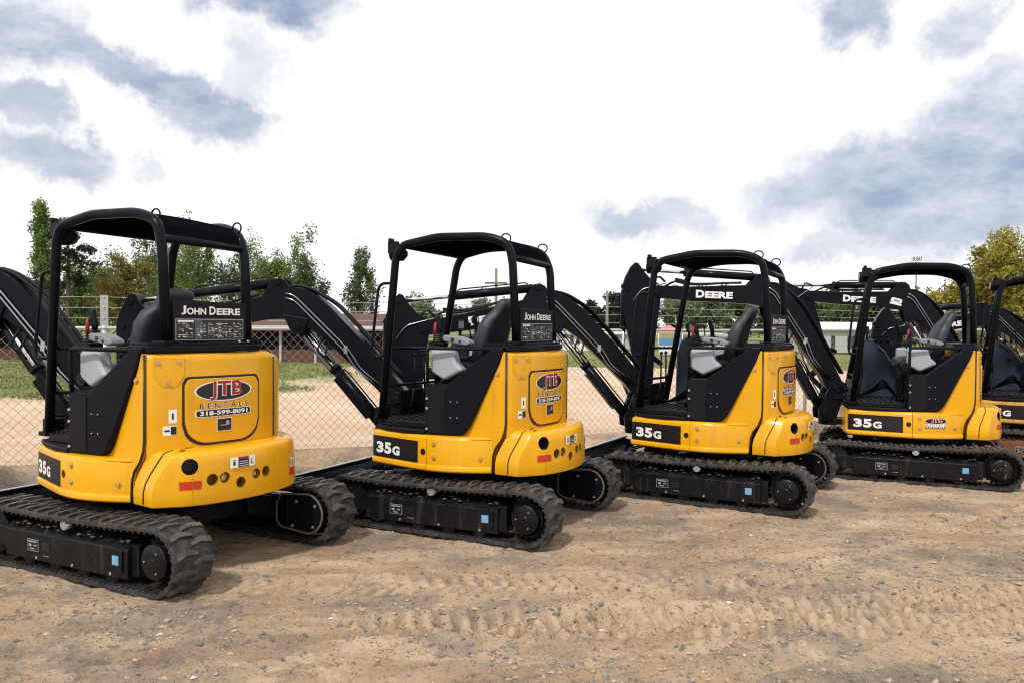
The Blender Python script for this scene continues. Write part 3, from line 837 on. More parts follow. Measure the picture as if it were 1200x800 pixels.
    # ---- seat
    def pad(name, rows, mat_, par, bev=.0):
        mb = MB(); rr = []
        for (cx, cz, w, tx, tz) in rows: # section: centre, half width, half thickness vector
            sec = []
            for k in range(20):
                a = 2 * math.pi * k / 20; ca, sa = math.cos(a), math.sin(a)
                e = .55; yy = math.copysign(abs(ca) ** e, ca) * w; tt = math.copysign(abs(sa) ** e, sa)
                sec.append((cx - .02 + tx * tt, .22 + yy, cz + tz * tt))
            rr.append(sec)
        mb.loft(rr, smooth=True); o = mb.build(name, mat_, par)
        return o
    sb_ = pad('seat_back', [(-.12, 1.40, .17, .05, .02), (-.13, 1.44, .215, .065, .025), (-.165, 1.56, .235, .07, .03), (-.20, 1.68, .235, .065, .03), (-.235, 1.76, .205, .055, .025), (-.262, 1.80, .15, .05, .02), (-.285, 1.83, .135, .05, .02), (-.315, 1.885, .13, .045, .018), (-.335, 1.915, .11, .035, .012), (-.345, 1.925, .06, .015, .006)], SEATM, root)
    seat = pad('seat_cushion', [(.28, 1.34, .17, .0, .03), (.25, 1.345, .21, .0, .055), (.10, 1.35, .23, .0, .065), (-.05, 1.35, .23, .0, .065), (-.14, 1.36, .20, .0, .05), (-.16, 1.36, .1, .0, .03)], SEATM, root)
    mb = MB(); mb.box((.05, .20, 1.22), (.36, .36, .16)); mb.box((-.24, .22, 1.50), (.03, .28, .40), Matrix.Rotation(0, 4, 'Y'))
    mb.build('seat_base', BLKM, root, bevel=.01)
    mb = MB(); mb.tube([(.02, .42, 1.38), (-.06, .40, 1.43), (-.10, .22, 1.45), (-.06, .06, 1.43), (.02, .03, 1.38)], .016, 6); mb.build('seat_belt', BLKM, seat)
    mb = MB(); mb.tube(fillet([(-.26, .30, 1.50), (-.245, .30, 1.62), (-.27, .29, 1.74)], .05, 3), .006, 6); mb.tube(fillet([(-.26, .14, 1.50), (-.245, .14, 1.62), (-.27, .15, 1.74)], .05, 3), .006, 6); build_each(mb, 'seam', BLKM, sb_)
    mb = MB(); mb.box((.47, -.39, 1.70), (.03, .13, .10)); mb.box((.47, -.40, 1.63), (.025, .03, .08)); mo = mb.build('monitor', BLKM, root, bevel=.006)
    mb = MB(); mb.box((.4535, -.39, 1.705), (.003, .10, .07)); mb.build('screen', GREYD, mo)
    for k in range(3):
        mb = MB(); xx_ = .36 - .07 * k; mb.cyl((xx_, -.42, 1.56), (xx_ + .02, -.42, 1.70), .007, 8); mb.ball((xx_ + .02, -.42, 1.71), .018); mb.cyl((xx_, -.42, 1.55), (xx_ + .005, -.42, 1.60), .024, 12, r2=.012); mb.build('control_lever', BLKM, root)
    for k in range(5):
        mb = MB(); yy_ = -.26 + .035 * k; mb.tube(fillet([(.16, yy_, .90), (.25 + .02 * k, yy_ + .03, 1.02 + .03 * k), (.42, yy_ + .05, .95 + .02 * k), (.60, yy_ * .5, .90), (.74, yy_ * .3, .93)], .08, 4), .011, 8); mb.build('hydraulic_hose', BLKM, root)
    mb = MB(); mb.box((.70, -.02, 1.0), (.02, .62, .22)); 
    for k in range(9): mb.box((.688, -.28 + .065 * k, 1.0), (.012, .02, .20))
    mb.build('front_grille', BLKM, root, bevel=.003)
    mb = MB(); mb.box((.17, .56, 1.0), (.02, .16, .36)); mb.cyl((.19, .60, 1.30), (.19, .50, 1.30), .05, 16); mb.build('console_bracket', BLKM, root, bevel=.004)
    mb = MB(); mb.tube(fillet([(.15, .50, 1.30), (.22, .50, 1.22), (.20, .45, 1.05), (.26, .40, .90)], .06, 4), .012, 8); mb.tube(fillet([(.15, .46, 1.30), (.24, .45, 1.20), (.22, .40, 1.05), (.30, .34, .90)], .06, 4), .009, 8); build_each(mb, 'hydraulic_hose', BLKM, root)
    # ---- consoles, arm rests, joysticks
    for yc, nm in ((.56, 0), (-.10, 1)):
        mb = MB()
        gp_ = [(.185, 1.500), (.185, 1.315), (.055, 1.245), (-.13, 1.335), (-.06, 1.40), (-.035, 1.50)]
        mb.prism(gp_, yc - .05, yc + .055); mb.build('console', GREYP, root, bevel=.03, seg=4)
        mb = MB(); mb.prism([(.06, 1.570), (.07, 1.595), (.06, 1.622), (-.08, 1.612), (-.18, 1.578), (-.19, 1.550), (-.15, 1.538)], yc - .055, yc + .055)
        ar = mb.build('arm_rest', mat('grey_armrest_%d' % nm, (.20, .215, .245), .5), root, bevel=.014, seg=3)
        mb = MB(); mb.cyl((-.03, yc + .056, 1.585), (-.03, yc + .060, 1.585), .016, 14); mb.cyl((-.10, yc + .056, 1.57), (-.10, yc + .060, 1.57), .010, 12); build_each(mb, 'knob', DARKD, ar)
        mb = MB()
        X_ = -.13; yj = yc; yc = yc - .04
        for k in range(6): mb.cyl((.265 + k * .002, yc, 1.545 + k * .016), (.265 + k * .002, yc, 1.557 + k * .016), .066 - k * .007, 18)
        mb.cyl((.27, yc, 1.49), (.275, yc, 1.65), .014, 10)
        mb.tube([(.275, yc, 1.64), (.28, yc, 1.68), (.295, yc, 1.73), (.305, yc, 1.765), (.300, yc, 1.785)], [.018, .024, .023, .027, .018], 12)
        mb.box((.31, yc, 1.545), (.10, .10, .05))
        mb.v = [(a + X_, b, c) for a, b, c in mb.v]; mb.build('joystick', BLKM, root)
    mb = MB(); mb.cyl((.19, .56, 1.50), (.175, .56, 1.62), .008, 8, 1); mb.tube([(.175, .56, 1.61), (.17, .56, 1.66), (.165, .56, 1.725)], [.010, .014, .011], 10)
    mb.build('safety_lever', [REDG, BLKM], root)

# ---- boom group -----------------------------------------------------
SX = .945; FR, FZ = -.051, .993
PIN = (.972, .687); BRK = (1.18, 1.105); PIV = (2.375, .64); CB = (.13, -.295)
def make_front(root):
    d = {}
    # swing post (in swing frame, origin on the ground under the swing axis)
    mb = MB()
    mb.cyl((0, 0, .56), (0, 0, .92), .085, 28)
    mb.prism([(-.13, .88), (-.14, 1.02), (-.09, 1.08), (-.02, 1.08), (.05, 1.0), (.10, .86), (.16, .74), (.15, .63), (.06, .60), (-.05, .62)], .095, .13)
    mb.prism([(-.13, .88), (-.14, 1.02), (-.09, 1.08), (-.02, 1.08), (.05, 1.0), (.10, .86), (.16, .74), (.15, .63), (.06, .60), (-.05, .62)], -.13, -.095)
    mb.box((.02, 0, .74), (.16, .19, .16)); mb.cyl((FR, -.15, FZ), (FR, .15, FZ), .045, 20); mb.cyl((.08, -.15, .698), (.08, .15, .698), .045, 20)
    d['post'] = mb.build('swing_post', BLK, root, bevel=.008)
    # lug carried by the house
    mb = MB(); mb.box((.83, 0, .60), (.16, .26, .07)); mb.box((.83, 0, .90), (.16, .24, .06)); mb.cyl((SX, 0, .555), (SX, 0, .64), .12, 24); mb.cyl((SX, 0, .865), (SX, 0, .935), .11, 24)
    build_each(mb, 'swing_bracket', BLK, root, bevel=.008)
    # boom
    mb = MB()
    up = [(-.09, -.02), (-.09, .06), (-.02, .15), (.14, .33), (.40, .61), (.66, .87), (.82, 1.0), (.92, 1.05), (1.02, 1.055), (1.15, 1.02), (1.48, .928), (2.0, .79), (2.36, .715), (2.43, .69), (2.46, .64), (2.43, .58)]
    dn = [(2.36, .562), (1.957, .617), (1.48, .712), (1.25, .752), (1.10, .755), (1.0, .72), (.86, .665), (.70, .56), (.42, .30), (.20, .10), (.08, -.05), (.02, -.09), (-.05, -.08)]
    mb.prism(up + dn, -.083, .083)
    mb.prism([(.86, .76), (.92, .62), (1.0, .61), (1.05, .66), (1.12, .80)], -.10, -.083); mb.prism([(.86, .76), (.92, .62), (1.0, .61), (1.05, .66), (1.12, .80)], .083, .10)
    for yy in (-.075, .055): mb.prism([(1.02, 1.0), (1.10, 1.12), (1.17, 1.155), (1.24, 1.13), (1.34, .95)], yy, yy + .02)
    mb.cyl((BRK[0], -.09, BRK[1]), (BRK[0], .09, BRK[1]), .035, 18)
    mb.cyl((PIN[0], -.11, PIN[1]), (PIN[0], .11, PIN[1]), .035, 18); mb.cyl((PIV[0], -.11, PIV[1]), (PIV[0], .11, PIV[1]), .045, 20)
    boom = mb.build('boom', BLK, root, bevel=.007); d['boom'] = boom
    t = MB()
    def bf(off): 
        a = Vector((1.905, .672)); b = Vector((1.47, .762)); dx = (b - a)
        L = dx.length; dx.normalize(); nz = Vector((-dx.y, dx.x)) * -1
        if nz.y < 0: nz = -nz
        return lambda u, v: (a.x + dx.x * u + nz.x * v, .083 + off, a.y + dx.y * u + nz.y * v)
    if True:
        put_text(t, 'D', bf(.002), 0, 0, .105, .096, 0, .05); put_text(t, 'EERE', bf(.002), .112, 0, .335, .082, 0, .05)
        mb2 = lambda off: (lambda u, v: (bf(off)(u, v)[0], -.083 - off, bf(off)(u, v)[2]))
    t.build('maker_name', [WHT], boom, fix=False)
    t = MB(); rect(t, lambda u, v: (1.20 - u * .5, .077, 1.10 + v), 0, 0, .06, .05, 0, 1); t.build('decal', [ORG], boom, fix=False)
    # silver pipes down the side with clamp, hoses over the back
    for sy in (1, -1):
        for k, off in enumerate((0, .045)):
            pm = MB()
            pth = [(1.09, .093 * sy, 1.0 - off), (1.0, .096 * sy, .975 - off), (.46 + off, .098 * sy, .46 - off * .2), (.36 + off, .098 * sy, .30), (.10 + off, .10 * sy, .10)]
            pm.tube(fillet(pth, [.08, .06, .06]), .009, 8); pm.build('steel_pipe', PIPE, boom)
    cl = MB()
    for (x_, z_) in ((.50, .475),):
        cl.box((x_, .10, z_), (.035, .02, .075)); cl.box((x_, -.10, z_), (.035, .02, .075))
    build_each(cl, 'pipe_clamp', STEEL, boom)
    for k in range(4):
        h = MB(); yy = -.05 + .033 * k; l = .018 + .014 * (k % 2)
        pth = [(1.12, yy, 1.04), (1.02, yy, 1.065 + l * .4), (.86, yy, 1.03 + l * .6), (.60, yy, .87 + l), (.34, yy, .60 + l), (.10, yy, .34 + l * .8), (-.05, yy, .20)]
        h.tube(fillet(pth, .10, 4), .012, 8); h.build('hydraulic_hose', BLKM, boom)
    h = MB(); h.tube(fillet([(2.30, .04, .72), (2.20, .05, .82), (2.05, .05, .80), (1.85, .04, .85), (1.60, .04, .93), (1.40, .04, .98)], .08, 4), .011, 8); h.tube(fillet([(2.30, -.02, .72), (2.16, -.02, .84), (2.0, -.02, .83), (1.80, -.02, .88), (1.40, -.02, .99)], .08, 4), .011, 8)
    h.box((2.13, 0, .83), (.12, .10, .05)); h.build('hydraulic_hose', BLKM, boom)
    h = MB(); h.tube(fillet([(.72, .09, .60), (.78, .12, .46), (.70, .10, .40)], .08, 4), .010, 8); h.tube(fillet([(.66, .09, .54), (.70, .12, .42), (.64, .10, .36)], .08, 4), .010, 8); h.build('hydraulic_hose', BLKM, boom)
    # cylinders: origin at the base pin, local +X towards the far pin; rods are set back from the far pin
    def cylinder(name, Lb, rb, rr, guard=False):
        mb = MB(); mb.cyl((.05, 0, 0), (Lb, 0, 0), rb, 22); mb.cyl((Lb - .03, 0, 0), (Lb + .012, 0, 0), rb * 1.12, 22); mb.cyl((0, -.045, 0), (0, .045, 0), rb * .95, 18); mb.bar((0, 0, 0), (.08, 0, 0), .05, rb * 1.4)
        mb.tube(fillet([(.10, 0, rb), (.12, 0, rb + .02), (Lb - .10, 0, rb + .02), (Lb - .06, 0, rb)], .02, 3), .007, 6)
        if guard: mb.box((Lb * .58, 0, -rb - .012), (Lb * .62, .10, .012)); mb.box((Lb * .58, .052, -rb * .5), (Lb * .62, .008, rb * 1.1))
        b = mb.build(name, BLK, root)
        m2 = MB(); m2.cyl((-.70, 0, 0), (-.03, 0, 0), rr, 16); m2.cyl((0, -.04, 0), (0, .04, 0), rr * 1.6, 16, 1); m2.bar((-.05, 0, 0), (0, 0, 0), .05, rr * 2, 1)
        if guard: m2.box((-.28, 0, rr + .022), (.54, .075, .006), None, 1); m2.box((-.28, 0, -rr - .022), (.54, .075, .006), None, 1)
        r_ = m2.build('cylinder_rod', [CHR, BLK], b)
        return b
    d['bc'] = cylinder('boom_cylinder', .78, .052, .026, True)
    d['ac'] = cylinder('arm_cylinder', .93, .046, .022)
    # arm: frame at its pivot, pointing down (-Z); +X away from the machine
    mb = MB()
    ap = [(-.05, .03), (-.02, .09), (.08, .15), (.18, .26), (.235, .345), (.275, .355), (.33, .30), (.40, .16), (.43, .04), (.43, -.20), (.34, -.60), (.24, -1.10), (.20, -1.32), (.15, -1.37), (.09, -1.35), (.05, -1.28), (.02, -.60), (-.04, -.10)]
    mb.prism(ap, -.07, .07); mb.cyl((.275, -.085, .275), (.275, .085, .275), .032, 16); mb.cyl((.36, -.085, .03), (.36, .085, .03), .032, 16); mb.cyl((.14, -.10, -1.29), (.14, .10, -1.29), .04, 16); mb.cyl((.18, -.10, -1.02), (.18, .10, -1.02), .03, 16)
    mb.prism([(.03, -.78), (-.07, -.86), (-.09, -.89), (-.06, -.92), (.035, -.86)], -.012, .012)
    arm = mb.build('arm', BLK, root, bevel=.007); d['arm'] = arm
    h = MB(); h.tube(fillet([(.30, .085, -.12), (.20, .085, .02), (.05, .085, .06), (-.10, .085, .10)], .06, 4), .008, 8); h.build('steel_pipe', PIPE, arm)
    h = MB()
    for k in range(2): h.tube(fillet([(-.10, .03 - .05 * k, .12), (-.02, .03 - .05 * k, .20), (.06, .03 - .05 * k, .10)], .05, 4), .010, 8)
    h.build('hydraulic_hose', BLKM, arm)
    b = cylinder('bucket_cylinder', .52, .042, .02); d['kc'] = b
    # bucket link + bucket, same frame as the arm
    mb = MB()
    for yy in (-.095, .08): mb.bar((.18, yy + .008, -1.02), (.40, yy + .008, -1.10), .016, .06); mb.bar((.40, yy + .008, -1.10), (.29, yy + .008, -1.36), .016, .055)
    mb.cyl((.40, -.10, -1.10), (.40, .10, -1.10), .028, 14); d['lk'] = mb.build('bucket_link', BLK, root, bevel=.003)
    mb = MB(); sh = [(.29, -1.36), (.33, -1.46), (.30, -1.60), (.18, -1.72), (.02, -1.76), (-.14, -1.70), (-.24, -1.58), (-.27, -1.50)]
    inn = [(-.255, -1.495), (-.22, -1.56), (-.13, -1.67), (.02, -1.73), (.17, -1.69), (.27, -1.58), (.30, -1.46), (.27, -1.38)]
    mb.prism(sh + inn, -.22, .22)
    cheek = [(.10, -1.22), (.20, -1.24), (.31, -1.36), (.33, -1.46), (.30, -1.60), (.18, -1.72), (.02, -1.76), (-.14, -1.70), (-.27, -1.50), (.0, -1.36)]
    for yy in (-.236, .222): mb.prism(cheek, yy, yy + .014)
    for yy in (-.11, .09): mb.prism([(.10, -1.24), (.16, -1.24), (.32, -1.36), (.30, -1.44), (.06, -1.40)], yy, yy + .02)
    for k in range(4): mb.prism([(-.22, -1.60), (-.30, -1.46), (-.33, -1.40), (-.27, -1.47)], -.205 + .12 * k, -.155 + .12 * k)
    d['bk'] = mb.build('bucket', BLK, root, bevel=.004)
    return d

def pose_front(parts, sw, phi, tilt):
    """parts: dict by kind; sw = swing angle, phi = boom lift, tilt = arm angle (0 = hanging straight down)"""
    S = Matrix.Translation((SX, 0, 0)) @ Matrix.Rotation(sw, 4, 'Z')
    F = Matrix.Translation((FR, 0, FZ)) @ Matrix.Rotation(-phi, 4, 'Y')
    B = S @ F
    parts['post'].matrix_basis = S
    parts['boom'].matrix_basis = B
    A = B @ Matrix.Translation((PIV[0], 0, PIV[1])) @ Matrix.Rotation(phi - tilt, 4, 'Y')
    for k in ('arm', 'lk', 'bk'): parts[k].matrix_basis = A
    def put(o, a, b):
        dv = (b - a); L = dv.length; x = dv.normalized(); y = (S.to_3x3() @ Vector((0, 1, 0))).normalized(); z = x.cross(y).normalized()
        if z.z < 0 and abs(x.z) < .9: pass
        M = Matrix((x, y, z)).transposed().to_4x4(); M.translation = a
        o.matrix_basis = M
        for c in o.children:
            if c.name.startswith('cylinder_rod'): c.location = (L, 0, 0)
    put(parts['bc'], S @ Vector((FR + CB[0], 0, FZ + CB[1])), B @ Vector((PIN[0], 0, PIN[1])))
    put(parts['ac'], B @ Vector((BRK[0], 0, BRK[1])), A @ Vector((.275, 0, .275)))
    put(parts['kc'], A @ Vector((.40, 0, .06)), A @ Vector((.40, 0, -1.06)))

KEY = {'swing_post': 'post', 'boom': 'boom', 'arm': 'arm', 'boom_cylinder': 'bc', 'arm_cylinder': 'ac', 'bucket_cylinder': 'kc', 'bucket_link': 'lk', 'bucket': 'bk'}
UNDER = ('rubber_track', 'track_frame', 'sprocket', 'idler', 'roller', 'drive_housing', 'centre_frame', 'dozer_blade', 'blade_cylinder')
stem = lambda o: o.name.split('.')[0]

def ghz(x, y):
    """gentle fall of the yard from left to right"""
    return -.0062 * (np.clip(x, -12, 14) - 1.2)

#         x      y     yaw   track  boomyaw  lift  armtilt variant
MACH = [(-2.518, 5.961, 148.7, 153.4, 172.5, 3.8, 0, 0),
        (-.251, 7.156, 154.3, 154.2, 174.1, 0.0, 0, 0),
        (2.202, 8.346, 152.2, 150.9, 186.0, 1.3, 0, 0),
        (4.807, 9.565, 164.0, 156.9, 177.1, 13.3, 0, 1),
        (7.24, 10.95, 157.0, 157.0, 169.4, 14.5, -22, 0),
        (9.45, 12.25, 155.0, 155.0, 170.0, 2.0, 6, 0)]
LAB = ['nearest yellow mini excavator, at the left edge, its rear turned to the viewer',
       'second yellow mini excavator from the left, beside the nearest one, with black canopy frame',
       'middle yellow mini excavator of the row, its white lettered boom raised level behind its own canopy neighbour',
       'fourth yellow mini excavator, seen side-on, with an oval rental decal low on its side panel',
       'mud stained mini excavator with rusty track frame, cut off by the right edge']
LAB.append('sixth mini excavator beyond the right edge, only its black boom and arm in view')
LAB[2] = 'middle yellow mini excavator, third from the left, level white lettered boom behind its canopy'
root0 = empty('mini_excavator')
make_undercarriage(root0); make_upper(root0, 0); make_front(root0)
roots = [root0]
for i in range(1, 6):
    c = copy_tree(root0)
    roots.append(c)
for i, (rt, mc) in enumerate(zip(roots, MACH)):
    x, y, yaw, ty, by, ph, tl, var = mc
    rt.location = (x, y, float(ghz(x, y)) - .012); rt.rotation_euler = (0, 0, R(yaw))
    tag(rt, LAB[i], 'excavator', 'mini excavators parked in a row')
    ps = {}
    for ch in rt.children:
        s = stem(ch)
        if s in KEY: ps[KEY[s]] = ch
        if s in UNDER: ch.rotation_euler = (0, 0, R(ty - yaw))
    pose_front(ps, R(by - yaw), R(ph), R(tl))
# machine 4 carries the rental decal on its side panel, machine 5 is older: worn paint, rusty frames
for ch in roots[3].children:
    if stem(ch) == 'side_panel':
        d = MB(); jtb_logo(d, wrap(SK, 0, -.0085), SK.near(-.10, .728), .712, .23, .060, side=True)
        d.build('rental_decal', [DARKD, WHT, RED], ch, fix=False)
    if stem(ch) == 'boom':
        d = MB(); 
for ch in roots[4].children:
    if stem(ch) in ('track_frame', 'dozer_blade'):
        ch.data = ch.data.copy(); ch.data.materials[0] = RUST; ch['label'] = 'rust brown undercarriage part'
    if stem(ch) in ('front_panel', 'side_panel', 'front_apron'):
        ch.data = ch.data.copy(); ch.data.materials[0] = YELOLD; ch['label'] = 'scuffed dull yellow panel'
for ch in roots[4].children:
    if stem(ch) == 'boom':
        d = MB(); fn = lambda u, v: (1.24 - u, .085, .80 + v)
        blob(d, fn, 0.03, .065, .075, .035, 0, e=4); rect(d, fn, -.05, .005, .11, .028, 0, 2); rect(d, lambda u, v: (1.24 - u, .0865, .80 + v), -.01, .05, .07, .08, 1, 2)
        d.build('rental_decal', [WHT, GREYD], ch, fix=False)

# ------------------------------------------------------------------ ground
def vnoise(x, y, seed=0):
    xi = np.floor(x).astype(np.int64); yi = np.floor(y).astype(np.int64); xf = x - xi; yf = y - yi
    def h(a, b):
        n = (a * 374761393 + b * 668265263 + seed * 1442695041) & 0x7fffffff
        n = ((n ^ (n >> 13)) * 1274126177) & 0x7fffffff
        return ((n ^ (n >> 16)) & 0xffff) / 65535.0
    u = xf * xf * (3 - 2 * xf); v = yf * yf * (3 - 2 * yf)
    return (h(xi, yi) * (1 - u) + h(xi + 1, yi) * u) * (1 - v) + (h(xi, yi + 1) * (1 - u) + h(xi + 1, yi + 1) * u) * v
def fbm(x, y, oct=4, seed=0):
    s = 0; a = .5
    for o in range(oct): s = s + a * vnoise(x * 2 ** o, y * 2 ** o, seed + o); a *= .5
    return s / (1 - .5 ** oct)
def sstep(a, b, x):
    t = np.clip((x - a) / (b - a), 0, 1); return t * t * (3 - 2 * t)

RUTS = [(4.50, .10, .028, .16, .042, .105), (4.30, .62, .0, .10, .026, 0), (4.62, .62, .0, .08, .022, 0), (3.30, .55, .0, .10, .024, 0), (3.62, .55, .0, .07, .02, 0), (2.2, .50, .0, .10, .024, 0), (1.3, .60, .0, .10, .024, 0),   # y = a + b x + c x^2, half width, depth, tread pitch
    (4.50, .02, .010, .19, .022, .105), (5.25, .085, .012, .19, .016, .105), (3.55, .30, .01, .14, .012, 0), (3.95, .31, .01, .14, .012, 0), (5.9, .30, .008, .15, .010, 0), (4.95, .32, .006, .12, .008, 0), (3.0, .20, .01, .18, .012, .105)]
def height(x, y):
    z = ghz(x, y)
    near = 1 - sstep(14, 20, y)
    z = z + near * ((fbm(x * .8, y * .8, 3, 5) - .5) * .045 + (fbm(x * 5, y * 5, 4, 9) - .5) * .030 + (fbm(x * 22, y * 22, 3, 14) - .5) * .020)
    # stretched scuffs in driving direction
    u = x * .95 + y * .3; v = -x * .3 + y * .95
    z = z + near * (fbm(u * 1.2, v * 16, 3, 31) - .5) * .010
    for a, b, c, w, dp, tp in RUTS:
        d = y - (a + b * x + c * x * x)
        m = np.exp(-(d / w) ** 4)
        fade = sstep(.25, .5, fbm(x * .7 + a, y * .7, 2, 77))
        z = z - near * m * dp * fade
        z = z + near * np.exp(-((np.abs(d) - w * 1.15) / .045) ** 2) * dp * .8 * fade
        if tp:
            ph = (x / tp) + np.sign(d) * .25 + np.abs(d) * 2.5
            lug = sstep(.34, .50, np.abs((ph % 1) - .5) * 2) * m
            z = z + near * lug * .8 * dp * fade
    q = y - .49 * x - 11.53
    z = z + np.exp(-((q + .55) / .38) ** 2) * (.10 + .08 * fbm(x * 1.5, y * 1.5, 3, 40)) * near
    return z
ys = [-30, -20, -12, -6, -2, 0, 1.2, 2.2, 2.8]
yy = 3.2
while yy < 15: ys.append(yy); yy *= 1.0046
while yy < 700: ys.append(yy); yy *= 1.035
xs = list(-700 * 1.18 ** -np.arange(0, 24)) ; xs = [x for x in xs if x < -15]
xf = list(np.arange(-9.5, 13.0, .0145))
xs = sorted(xs + [-14, -13, -12, -11, -10.2]) + xf + [13.6, 14.5, 16, 18, 20.5, 24, 28, 33, 39, 46, 55, 66, 80, 100, 125, 160, 220, 300, 420, 700]
XX, YY = np.meshgrid(np.array(xs), np.array(ys))
ZZ = height(XX, YY)
nx, ny = len(xs), len(ys)
me = bpy.data.meshes.new('ground')
co = np.stack([XX, YY, ZZ], -1).reshape(-1, 3).astype(np.float32)
idx = np.arange(nx * ny).reshape(ny, nx)
quads = np.stack([idx[:-1, :-1], idx[:-1, 1:], idx[1:, 1:], idx[1:, :-1]], -1).reshape(-1, 4).astype(np.int32)
me.vertices.add(len(co)); me.vertices.foreach_set('co', co.ravel())
me.loops.add(quads.size); me.loops.foreach_set('vertex_index', quads.ravel())
me.polygons.add(len(quads)); me.polygons.foreach_set('loop_start', np.arange(0, quads.size, 4, dtype=np.int32)); me.polygons.foreach_set('loop_total', np.full(len(quads), 4, dtype=np.int32))
me.update(calc_edges=True)
me.polygons.foreach_set('use_smooth', np.ones(len(quads), dtype=bool))
Q = YY - .49 * XX - 11.53
nb = fbm(XX * .35, YY * .35, 4, 3) - .5; nb2 = fbm(XX * .12, YY * .5, 4, 8) - .5
leftg = sstep(16.5, 18.5, YY + nb * 5) * (1 - sstep(-6.6, -5.2, XX + nb * 3))
farg = sstep(30, 33, YY - XX * .06 + nb * 6) * np.maximum(sstep(-2, 2, XX), sstep(33, 36, YY))
strip = np.exp(-((YY - 25.0 + nb * 5) / 1.2) ** 2) * (1 - sstep(-4.5, -2.5, XX)) * sstep(-.15, .05, nb2) + np.exp(-((YY - 21.5 + nb * 4) / .7) ** 2) * (1 - sstep(-5.6, -4.5, XX)) * .8
grass = np.clip(np.maximum(np.maximum(leftg, farg), strip), 0, 1)
lot = 1 - sstep(-.35, .1, Q + nb * .5)           # the yard, against the sand beyond the fence
tread = np.zeros_like(XX)
for a, b, c, w, dp, tp in RUTS:
    dd_ = YY - (a + b * XX + c * XX * XX); fd = sstep(.25, .5, fbm(XX * .7 + a, YY * .7, 2, 77)); mm_ = np.exp(-(dd_ / (w * 1.1)) ** 4)
    if tp:
        ph = (XX / tp) + np.sign(dd_) * .25 + np.abs(dd_) * 2.5; mm_ = mm_ * sstep(.2, .7, np.abs((ph % 1) - .5) * 2)
    else: mm_ = mm_ * .5 * sstep(.3, .6, fbm(XX * 1.2, YY * 14, 3, 91))
    tread = np.maximum(tread, mm_ * fd)
for nm, arr in (('grass', grass), ('lot', lot), ('tread', tread)):
    at = me.attributes.new(nm, 'FLOAT', 'POINT'); at.data.foreach_set('value', arr.astype(np.float32).ravel())
g = bpy.data.objects.new('ground', me); link(g); tag(g, kind='structure')

def ground_mat():
    m = bpy.data.materials.new('sandy_ground'); m.use_nodes = True; nt = m.node_tree; N = nt.nodes; L = nt.links; p = N['Principled BSDF']
    p.inputs['Roughness'].default_value = .95; p.inputs['Specular IOR Level'].default_value = .15
    pos = N.new('ShaderNodeNewGeometry').outputs['Position']
    def noise(sc, det=6, rg=.6, vec=None):
        n = N.new('ShaderNodeTexNoise'); n.inputs['Scale'].default_value = sc; n.inputs['Detail'].default_value = det; n.inputs['Roughness'].default_value = rg
        L.new(vec or pos, n.inputs['Vector']); return n.outputs['Fac']
    def rng_(f, a, b, c=0, d=1):
        r = N.new('ShaderNodeMapRange'); r.interpolation_type = 'SMOOTHSTEP'
        for k, v in zip(('From Min', 'From Max', 'To Min', 'To Max'), (a, b, c, d)): r.inputs[k].default_value = v
        L.new(f, r.inputs['Value']); return r.outputs['Result']
    def mix(f, a, b):
        x = N.new('ShaderNodeMix'); x.data_type = 'RGBA'
        if isinstance(f, float): x.inputs[0].default_value = f
        else: L.new(f, x.inputs[0])
        for i, c in ((6, a), (7, b)):
            if isinstance(c, tuple): x.inputs[i].default_value = (*c, 1)
            else: L.new(c, x.inputs[i])
        return x.outputs[2]
    def attr(n):
        a = N.new('ShaderNodeAttribute'); a.attribute_name = n; return a.outputs['Fac']
    mp = N.new('ShaderNodeMapping'); mp.inputs['Rotation'].default_value = (0, 0, R(-17)); mp.inputs['Scale'].default_value = (.9, 3.2, 1); L.new(pos, mp.inputs['Vector'])
    streak = noise(1.0, 7, .62, mp.outputs['Vector'])
    c = mix(rng_(noise(.55, 6, .6), .38, .62), (.375, .26, .17), (.47, .34, .23))
    c = mix(rng_(streak, .46, .64), c, (.56, .42, .29))
    c = mix(rng_(noise(.8, 8, .7), .47, .62, 0, .8), c, (.21, .175, .15))
    c = mix(rng_(noise(7, 8, .78), .54, .64, 0, .85), c, (.15, .12, .098))
    c = mix(rng_(noise(38, 4, .7), .57, .66, 0, .85), c, (.075, .066, .06))
    c = mix(rng_(noise(17, 6, .7), .58, .66, 0, .7), c, (.13, .105, .088))
    c = mix(rng_(noise(70, 3, .6), .66, .74, 0, .6), c, (.62, .55, .46))
    c = mix(rng_(noise(.9, 3, .5), .62, .72, 0, .3), c, (.34, .18, .10))
    tm = N.new('ShaderNodeMath'); tm.operation = 'MULTIPLY'; L.new(attr('tread'), tm.inputs[0]); L.new(rng_(noise(3, 5, .7), .35, .6, .1, .8), tm.inputs[1])
    c = mix(tm.outputs[0], c, (.60, .45, .30))
    sand = mix(rng_(noise(.35, 6, .6), .35, .65), (.60, .42, .30), (.68, .53, .39))
    sand = mix(rng_(noise(1.2, 8, .7, mp.outputs['Vector']), .52, .66, 0, .6), sand, (.56, .36, .25))
    c = mix(attr('lot'), sand, c)
    gr = mix(rng_(noise(1.5, 6, .65), .35, .65), (.10, .14, .03), (.24, .25, .08))
    gr = mix(rng_(noise(9, 5, .65), .45, .65, 0, .6), gr, (.33, .29, .14))
    c = mix(attr('grass'), c, gr)
    L.new(c, p.inputs['Base Color'])
    b = N.new('ShaderNodeBump'); b.inputs['Strength'].default_value = 1; b.inputs['Distance'].default_value = .02
    L.new(noise(55, 8, .72), b.inputs['Height']); L.new(b.outputs['Normal'], p.inputs['Normal'])
    return m
me.materials.append(ground_mat())

